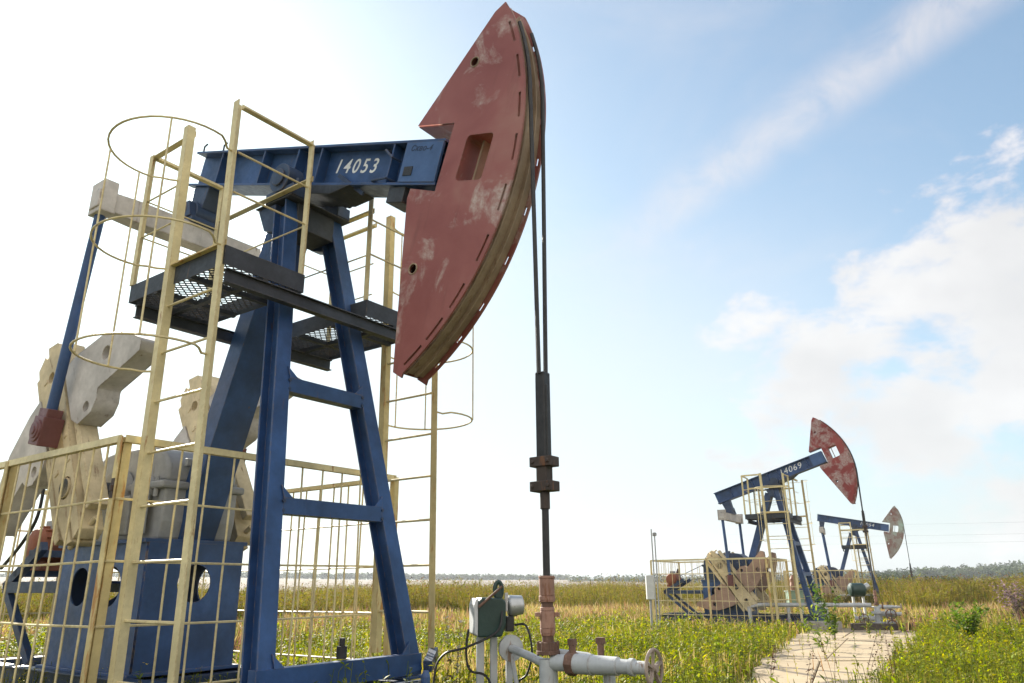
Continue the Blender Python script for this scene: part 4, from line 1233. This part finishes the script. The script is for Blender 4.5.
cable([W(.25, -.37), W(.36, -.38, -.05), W(.41, -.6, -.08), W(.36, -.8, -.05), W(.25, -.95), W(.2, -1.6)], 'black cable hanging on the right of the green control box')
cable([W(-.19, -.4, -.1), W(-.21, -.6, -.1), W(-.17, -.76, -.1), W(.02, -.88, -.1), W(.1, -1.6, -.1)], 'short black cable under the green control box')

# middle wellhead: flow line, green tank, pale box, timbers
wx, wy, wz = w2.location
def pipe_run(path, r, label, mat=PIPE, leg_every=None):
    root = empty('flow_pipe', (0, 0, 0), 0, label, 'pipe', 'white flow pipes')
    MB().tube(path, r, 10).build('pipe', mat, root, 0, True)
    for p in (leg_every or []):
        MB().bb(p[0] - .05, p[0] + .05, p[1] - .05, p[1] + .05, gz(p[1]) - .2, p[2] - r * .5).build('pipe_support', mat, root)
    return root
pz = wz + .95
pipe_run([(wx - 5.2, wy + 1.2, wz - .1), (wx - 5.25, wy + 1.2, pz), (wx - 4.8, wy + 1.15, pz + .12), (wx - .2, wy + .1, pz + .1)], .09, 'long white flow pipe running left from the middle wellhead', PIPE, [(wx - 3.6, wy + .9, pz + .05), (wx - 2.0, wy + .55, pz + .05)])
def tank(x, y, zt, mat, label):
    root = empty('control_box', (x, y, gz(y)), 0, label, 'control box', 'control boxes')
    h = zt - gz(y)
    MB().lathe((-.42, 0, h), (1, 0, 0), [(0, .1), (.05, .26), (.12, .33), (.7, .33), (.78, .26), (.84, .1)], 20).build('housing', mat, root, 0, True)
    q = MB(); q.cyl((.4, 0, h + .1), (.6, 0, h + .2), .16, n=14); q.build('sensor_cap', GLASS, root, 0, True)
    MB().bb(-.36, .36, -.02, .02, h + .18, h + .26).build('white_band', PIPE, root) if False else None
    for xx in (-.25, .25): MB().bb(xx - .05, xx + .05, -.05, .05, -.2, h - .2).build('support_post', PGREY, root)
tx_, ty_, tz_ = at(856, 39.5, -.38)
tank(tx_, ty_, tz_, GREEN, 'round green control box on posts behind the middle wellhead')
vx, vy, vz = at(793, 40, -.75)
vb = empty('valve_box', (vx, vy, gz(vy)), 0, 'pale green valve box with rusty top behind the middle mesh fence', 'valve box')
h = vz - gz(vy)
q = MB(); q.bb(-.38, .38, -.25, .25, h - .3, h + .3); q.bb(-.42, .42, -.29, .29, h + .3, h + .35); q.build('housing', PGREEN, vb, .03)
q = MB(); q.lathe((0, 0, h + .36), (0, 0, 1), [(0, .16), (.2, .18), (.4, .13), (.55, .15), (.75, .05)], 14); q.build('valve_bonnet', SALMON, vb, 0, True)
for xx in (-.3, .3): MB().bb(xx - .06, xx + .06, -.06, .06, -.2, h - .35).build('support_post', PGREY, vb)
for i, (dx, dy, L, lab) in enumerate(((.2, -1.0, 3.6, 'long dark timber sleeper in front of the middle wellhead'), (1.0, .1, 2.9, 'dark timber sleeper just behind the middle wellhead'))):
    q = MB(); q.box((0, 0, .15), (L, .3, .3)); o = q.build('timber_sleeper', LOG, None, .03); o.location = (wx + dx, wy + dy, gz(wy + dy)); o.rotation_euler = (0, R(1), R(-4)); tag(o, lab, 'sleeper', 'timber sleepers')
q = MB(); q.bb(-.9, .9, -.5, .5, -.1, .38); o = q.build('concrete_block', CONC, None, .04); o.location = (wx - 2.6, wy + .3, gz(wy)); tag(o, 'mossy concrete block left of the middle wellhead', 'block')
# far wellhead: pipe
wx3, wy3, wz3 = w3.location
pipe_run([(wx3 - 6, wy3 + .4, wz3 + 1.15), (wx3 + 1.2, wy3 - .1, wz3 + 1.15)], .06, 'thin white pipe crossing the far wellhead', PIPE, [(wx3 - 3, wy3 + .2, wz3 + 1.1)])
o = MB().bb(-.35, .35, -.3, .3, .5, 1.15).build('meter_box', PGREY, None, .03); o.location = (wx3 + .35, wy3 - .5, gz(wy3)); tag(o, 'small grey meter box beside the farthest wellhead', 'meter box')
# poles and switch box left of the middle fence
for px0, px1, ytop, d, lab in ((654.5, 646.7, 529, 31, 'bare thin metal pole standing left of the middle fence'), (657.5, 652.5, 533, 31.5, 'thin metal pole with a knob on top, nearest the middle fence')):
    bxp, byp, _ = at(px0, d, 0)
    dd = ray(px1, ytop); zt = CAM_Z + dd[2] * d / dd[1]
    q = MB(); q.cyl((0, 0, -.3), (0, 0, zt - gz(d)), .032, .024, 8)
    if px0 > 656: q.lathe((0, 0, zt - gz(d)), (0, 0, 1), [(-.12, .05), (-.1, .09), (0, .09), (.03, .03)], 10)
    o = q.build('metal_pole', GREY, None, 0, True); o.location = (bxp, byp, gz(d)); tag(o, lab, 'pole', 'thin metal poles')
bxp, byp, _ = at(649.5, 30.7, 0)
sbx = empty('switch_box', (bxp, byp, gz(byp)), 0, 'pale grey switch box on a post left of the middle fence', 'switch box')
MB().bb(-.14, .14, -.12, .12, 1.35, 2.25).build('housing', PGREY, sbx, .02)
MB().bb(-.04, .04, -.04, .04, -.2, 1.36).build('support_post', GREY, sbx)
# power lines far right
for k, (yl, yr) in enumerate(((521, 517.5), (532, 529.5), (540, 537))):
    a = np.array(ray(720, yl + 2)) ; b = np.array(ray(1180, yr)); da, db = 420, 150
    pa_ = a * da / a[1] + np.array([0, 0, CAM_Z]); pb_ = b * db / b[1] + np.array([0, 0, CAM_Z])
    pts = []
    for i in range(25):
        t = i / 24; p = pa_ + (pb_ - pa_) * t; p[2] -= 3.0 * 4 * t * (1 - t) * .4
        pts.append(tuple(p))
    tag(MB().tube(pts, .016, 5).build('power_line', ROPE), ('highest', 'middle', 'lowest')[k] + ' of three thin power lines crossing the sky on the right', 'power line', 'power lines')

# ------------------------------------------------------------------ single plants
def plant(name, px, d, hh, spread, cols, label, cat='plant', leaves=60, ls=.05, stems=3, group=None, heads=None, stemcol=(.1, .12, .03), zoff=0, sw=.006):
    x, y, _ = at(px, d, 0)
    z0 = gz(y) + zoff
    g = Veg()
    for s_ in range(stems):
        a = random.uniform(0, 2 * PI); l = random.uniform(.3, 1) * spread
        H = hh * random.uniform(.7, 1)
        P0 = np.array([random.uniform(-.06, .06) * spread, random.uniform(-.06, .06) * spread, 0]); P1 = P0 + np.array([l * .4 * math.cos(a), l * .4 * math.sin(a), H * .55]); P2 = P0 + np.array([l * math.cos(a), l * math.sin(a), H])
        A = np.array([P0, P1]); Bp = np.array([P1, P2])
        g.stems(A[:, 0], A[:, 1], A[:, 2], Bp[:, 0], Bp[:, 1], Bp[:, 2], np.array([sw, sw * .7]), np.array([stemcol, stemcol]))
        n = max(2, leaves // stems)
        t = RNG.uniform(.15, 1.0, n)
        p = np.where(t[:, None] < .55, P0 + (P1 - P0) * (t[:, None] / .55), P1 + (P2 - P1) * ((t[:, None] - .55) / .45))
        if leaves: g.leaves(p[:, 0], p[:, 1], p[:, 2], RNG.uniform(.7, 1.5, n) * ls * 1.6, RNG.uniform(.6, 1.2, n) * ls * .8, pick(n, cols, .3))
        if heads:
            m = 7; t = RNG.uniform(.55, 1.02, m)
            p = P0 + (P2 - P0) * t[:, None] + RNG.normal(0, spread * .07, (m, 3))
            for _ in range(3): g.leaves(p[:, 0], p[:, 1], p[:, 2], np.full(m, heads[1]), np.full(m, heads[1] * .8), pick(m, [heads[0]], .3))
    o = g.build(name, LEAF); o.location = (x, y, z0)
    return tag(o, label, cat, group)
plant('sapling', 828, 26.5, 1.9, .8, [(.07, .12, .02), (.1, .15, .03)], 'leafy green sapling in front of the middle pumpjack front legs', 'sapling', 260, .11, 9)
plant('sapling', 815, 21, 1.25, .55, [(.12, .18, .03), (.16, .2, .04)], 'bright green sapling growing out of the slab joint', 'sapling', 130, .085, 5)
plant('sapling', 862, 27, 1.0, .35, [(.12, .16, .03), (.2, .2, .06)], 'small yellowish sapling on the slab before the middle wellhead', 'sapling', 60, .08, 3)
plant('bush', 958, 22, 1.25, .7, [(.09, .15, .025), (.12, .18, .03)], 'round green bush in the meadow right of the slab', 'bush', 900, .09, 26)
plant('bush', 1014, 33, 1.9, 1.1, [(.17, .12, .13), (.2, .15, .15), (.15, .13, .09)], 'mauve feathery bush at the right edge of the meadow', 'bush', 900, .09, 40, heads=((.24, .17, .2), .08))
dk = (.07, .04, .03)
for i, (px, d, hh, sp, lab) in enumerate(((880, 11.0, 1.05, .35, 'tall dry brown weed over the slab, nearest its right edge'), (848, 11.4, 1.0, .4, 'dry brown weed over the slab, leaning in the middle'), (822, 11.8, .95, .3, 'thin dry brown weed over the slab, left of the leaning one'), (758, 11.5, .85, .3, 'dry thistle with dark heads at the left edge of the slab'), (792, 10.8, .75, .3, 'low dry thistle with dark heads in front of the slab'))):
    plant('dry_weed', px, d, hh, sp, [dk], lab, 'weed', 10, .025, 3, 'dry weeds in the meadow', heads=(dk, .03), stemcol=(.12, .07, .045), sw=.005)
plant('dry_weed', 456, 9.5, 1.25, .22, [(.2, .15, .09)], 'tall fluffy dry weed beside the foot of the near cage ladder', 'weed', 20, .04, 3, 'dry weeds in the meadow', heads=((.5, .45, .36), .05), stemcol=(.13, .09, .05))
plant('dry_weed', 441, 9.2, .9, .2, [(.12, .07, .05)], 'short dark dry weed right of the near blue A-frame foot', 'weed', 14, .04, 3, 'dry weeds in the meadow', heads=((.12, .07, .05), .04), stemcol=(.1, .06, .04))
for px, d, hh, lab in ((160, 7.2, .95, 'thin weed with yellow flowers behind the near ladder'), (205, 7.6, .85, 'thin weed with yellow flowers in front of the blue pedestal')):
    plant('flowering_weed', px, d, hh, .25, [(.1, .14, .03)], lab, 'weed', 22, .04, 4, 'flowering weeds', heads=((.6, .45, .03), .02))

# ------------------------------------------------------------------ light
sd = Vector(ray(95, 165)).normalized()
elev = math.asin(sd.z); az = math.atan2(sd.x, sd.y)
sun_d = bpy.data.lights.new('sun', 'SUN'); sun_d.energy = 4.6; sun_d.angle = R(.53); sun_d.color = (1, .93, .8)
sun = bpy.data.objects.new('sun', sun_d); COL.objects.link(sun)
sun.rotation_euler = sd.to_track_quat('Z', 'Y').to_euler()
w = bpy.data.worlds.new('World'); sc.world = w; w.use_nodes = True
nt = w.node_tree; nt.nodes.clear()
out = N(nt, 'ShaderNodeOutputWorld'); bg = N(nt, 'ShaderNodeBackground')
sky = N(nt, 'ShaderNodeTexSky', sky_type='NISHITA'); sky.sun_disc = False
sky.sun_elevation = elev; sky.sun_rotation = az
sky.air_density = 1.0; sky.dust_density = 1.2; sky.ozone_density = 1.3; sky.altitude = 100
tcn = N(nt, 'ShaderNodeTexCoord'); dirv = tcn.outputs['Generated']
def vmath(op, a, b=None):
    n = N(nt, 'ShaderNodeVectorMath', operation=op)
    for v, i in ((a, 0), (b, 1)):
        if v is None: continue
        if isinstance(v, bpy.types.NodeSocket): nt.links.new(v, n.inputs[i])
        else: n.inputs[i].default_value = tuple(v)
    return n.outputs['Value'] if op == 'DOT_PRODUCT' else n.outputs[0]
def fmath(op, a, b=0.0, clamp=False):
    n = N(nt, 'ShaderNodeMath', operation=op, use_clamp=clamp)
    for v, i in ((a, 0), (b, 1)):
        if isinstance(v, bpy.types.NodeSocket): nt.links.new(v, n.inputs[i])
        else: n.inputs[i].default_value = v
    return n.outputs[0]
def smooth(v, lo, hi):
    n = N(nt, 'ShaderNodeMapRange', interpolation_type='SMOOTHSTEP')
    nt.links.new(v, n.inputs[0]); n.inputs[1].default_value = lo; n.inputs[2].default_value = hi
    return n.outputs[0]
def unit(px, py): return tuple(Vector(ray(px, py)).normalized())
# cumulus banks
bias = None
for px, py, rad_, k in ((980, 235, .13, .30), (1010, 330, .17, .42), (900, 370, .17, .42), (800, 370, .13, .36), (760, 430, .12, .22), (930, 430, .2, .2), (1060, 250, .16, .35), (885, 160, .04, .12), (700, 300, .16, .12), (1100, 400, .3, .3)):
    b_ = fmath('MULTIPLY', smooth(vmath('DOT_PRODUCT', dirv, unit(px, py)), math.cos(rad_ * 1.25), math.cos(rad_ * .25)), k)
    bias = b_ if bias is None else fmath('MAXIMUM', bias, b_)
mpn = N(nt, 'ShaderNodeMapping'); mpn.inputs['Scale'].default_value = (1, 1, 1.7); nt.links.new(dirv, mpn.inputs[0])
cn = noise(nt, mpn.outputs[0], 9, 11, .6, .15)
cden = smooth(fmath('ADD', cn, bias), .72, .90)
# thin cirrus streak across the upper right
n_ = Vector(unit(700, 185)).cross(Vector(unit(965, -5))).normalized()
dist = fmath('ABSOLUTE', vmath('DOT_PRODUCT', dirv, tuple(n_)))
along = smooth(vmath('DOT_PRODUCT', dirv, unit(830, 90)), math.cos(.42), math.cos(.1))
mp2 = N(nt, 'ShaderNodeMapping'); mp2.inputs['Scale'].default_value = (1, 1, 1); nt.links.new(dirv, mp2.inputs[0])
sn = noise(nt, mp2.outputs[0], 13, 9, .66, .5)
streak = fmath('MULTIPLY', fmath('MULTIPLY', fmath('SUBTRACT', 1.0, smooth(dist, .0, .05)), along), smooth(sn, .22, .72))
hz_n = noise(nt, mpn.outputs[0], 2.6, 6, .6, .5)
veil = fmath('MULTIPLY', smooth(hz_n, .45, .75), .25)
SKY_S = .11
CLOUD = (5.6, 4.45, 4.4)
low = fmath('MULTIPLY', fmath('SUBTRACT', 1.0, smooth(vmath('DOT_PRODUCT', dirv, (0, 0, 1)), -.02, .22)), fmath('SUBTRACT', 1.0, smooth(vmath('DOT_PRODUCT', dirv, tuple(sd)), .72, .95)))
pale = fmath('MULTIPLY', fmath('SUBTRACT', 1.0, smooth(vmath('DOT_PRODUCT', dirv, (0, 0, 1)), .2, .52)), smooth(vmath('DOT_PRODUCT', dirv, tuple(sd)), .45, .8))
c = mix(nt, fmath('MULTIPLY', low, .85), sky.outputs[0], (3.3, 3.1, 3.5))
c = mix(nt, fmath('MULTIPLY', pale, .62), c, (5.4, 4.6, 4.6))
c = mix(nt, veil, c, (5.4, 4.5, 4.5))
c = mix(nt, fmath('MULTIPLY', streak, .55), c, CLOUD)
shade = mix(nt, smooth(noise(nt, mpn.outputs[0], 5, 6, .5), .35, .7), (4.9, 4.0, 4.0), (6.6, 5.1, 5.0))
c = mix(nt, fmath('MULTIPLY', cden, .94), c, shade)
for n in nt.nodes:
    if n.type == 'MIX': n.clamp_factor = True; n.clamp_result = False
# soft shoulder: the bright sky round the sun rolls off
c = vmath('MULTIPLY', c, (.86, .9, .86))
c = vmath('DIVIDE', vmath('MULTIPLY', c, (6, 8, 9)), vmath('ADD', c, (6, 8, 9)))
# unseen bright cloud added behind the camera as fill for the shaded faces
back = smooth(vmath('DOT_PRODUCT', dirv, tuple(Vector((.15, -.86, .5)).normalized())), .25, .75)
rear_fill = fmath('MULTIPLY', back, smooth(fmath('ADD', cn, fmath('MULTIPLY', back, .22)), .42, .66))
c = mix(nt, rear_fill, c, (4.3, 4.1, 3.9))
for n in nt.nodes:
    if n.type == 'MIX': n.clamp_result = False
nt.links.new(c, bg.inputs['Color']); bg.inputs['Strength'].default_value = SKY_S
nt.links.new(bg.outputs[0], out.inputs[0])

# ------------------------------------------------------------------ air
HAZE = True
if HAZE:
    m = bpy.data.materials.new('air'); m.use_nodes = True; t = m.node_tree; t.nodes.clear()
    o_ = t.nodes.new('ShaderNodeOutputMaterial'); pv = t.nodes.new('ShaderNodeVolumePrincipled')
    pv.inputs['Color'].default_value = (.86, .92, 1, 1); pv.inputs['Density'].default_value = .0002; pv.inputs['Anisotropy'].default_value = .25
    t.links.new(pv.outputs[0], o_.inputs['Volume'])
    hz = MB().bb(-1400, 1400, -300, 1500, -5, 60).build('haze', m); tag(hz, 'thin bluish summer haze over the meadow', kind='stuff')

sc.view_settings.view_transform = 'Standard'; sc.view_settings.look = 'None'
sc.view_settings.exposure = 1.6; sc.view_settings.gamma = 1
sc.cycles.max_bounces = 6; sc.cycles.transparent_max_bounces = 6; sc.cycles.volume_bounces = 0
sc.cycles.use_denoising = True
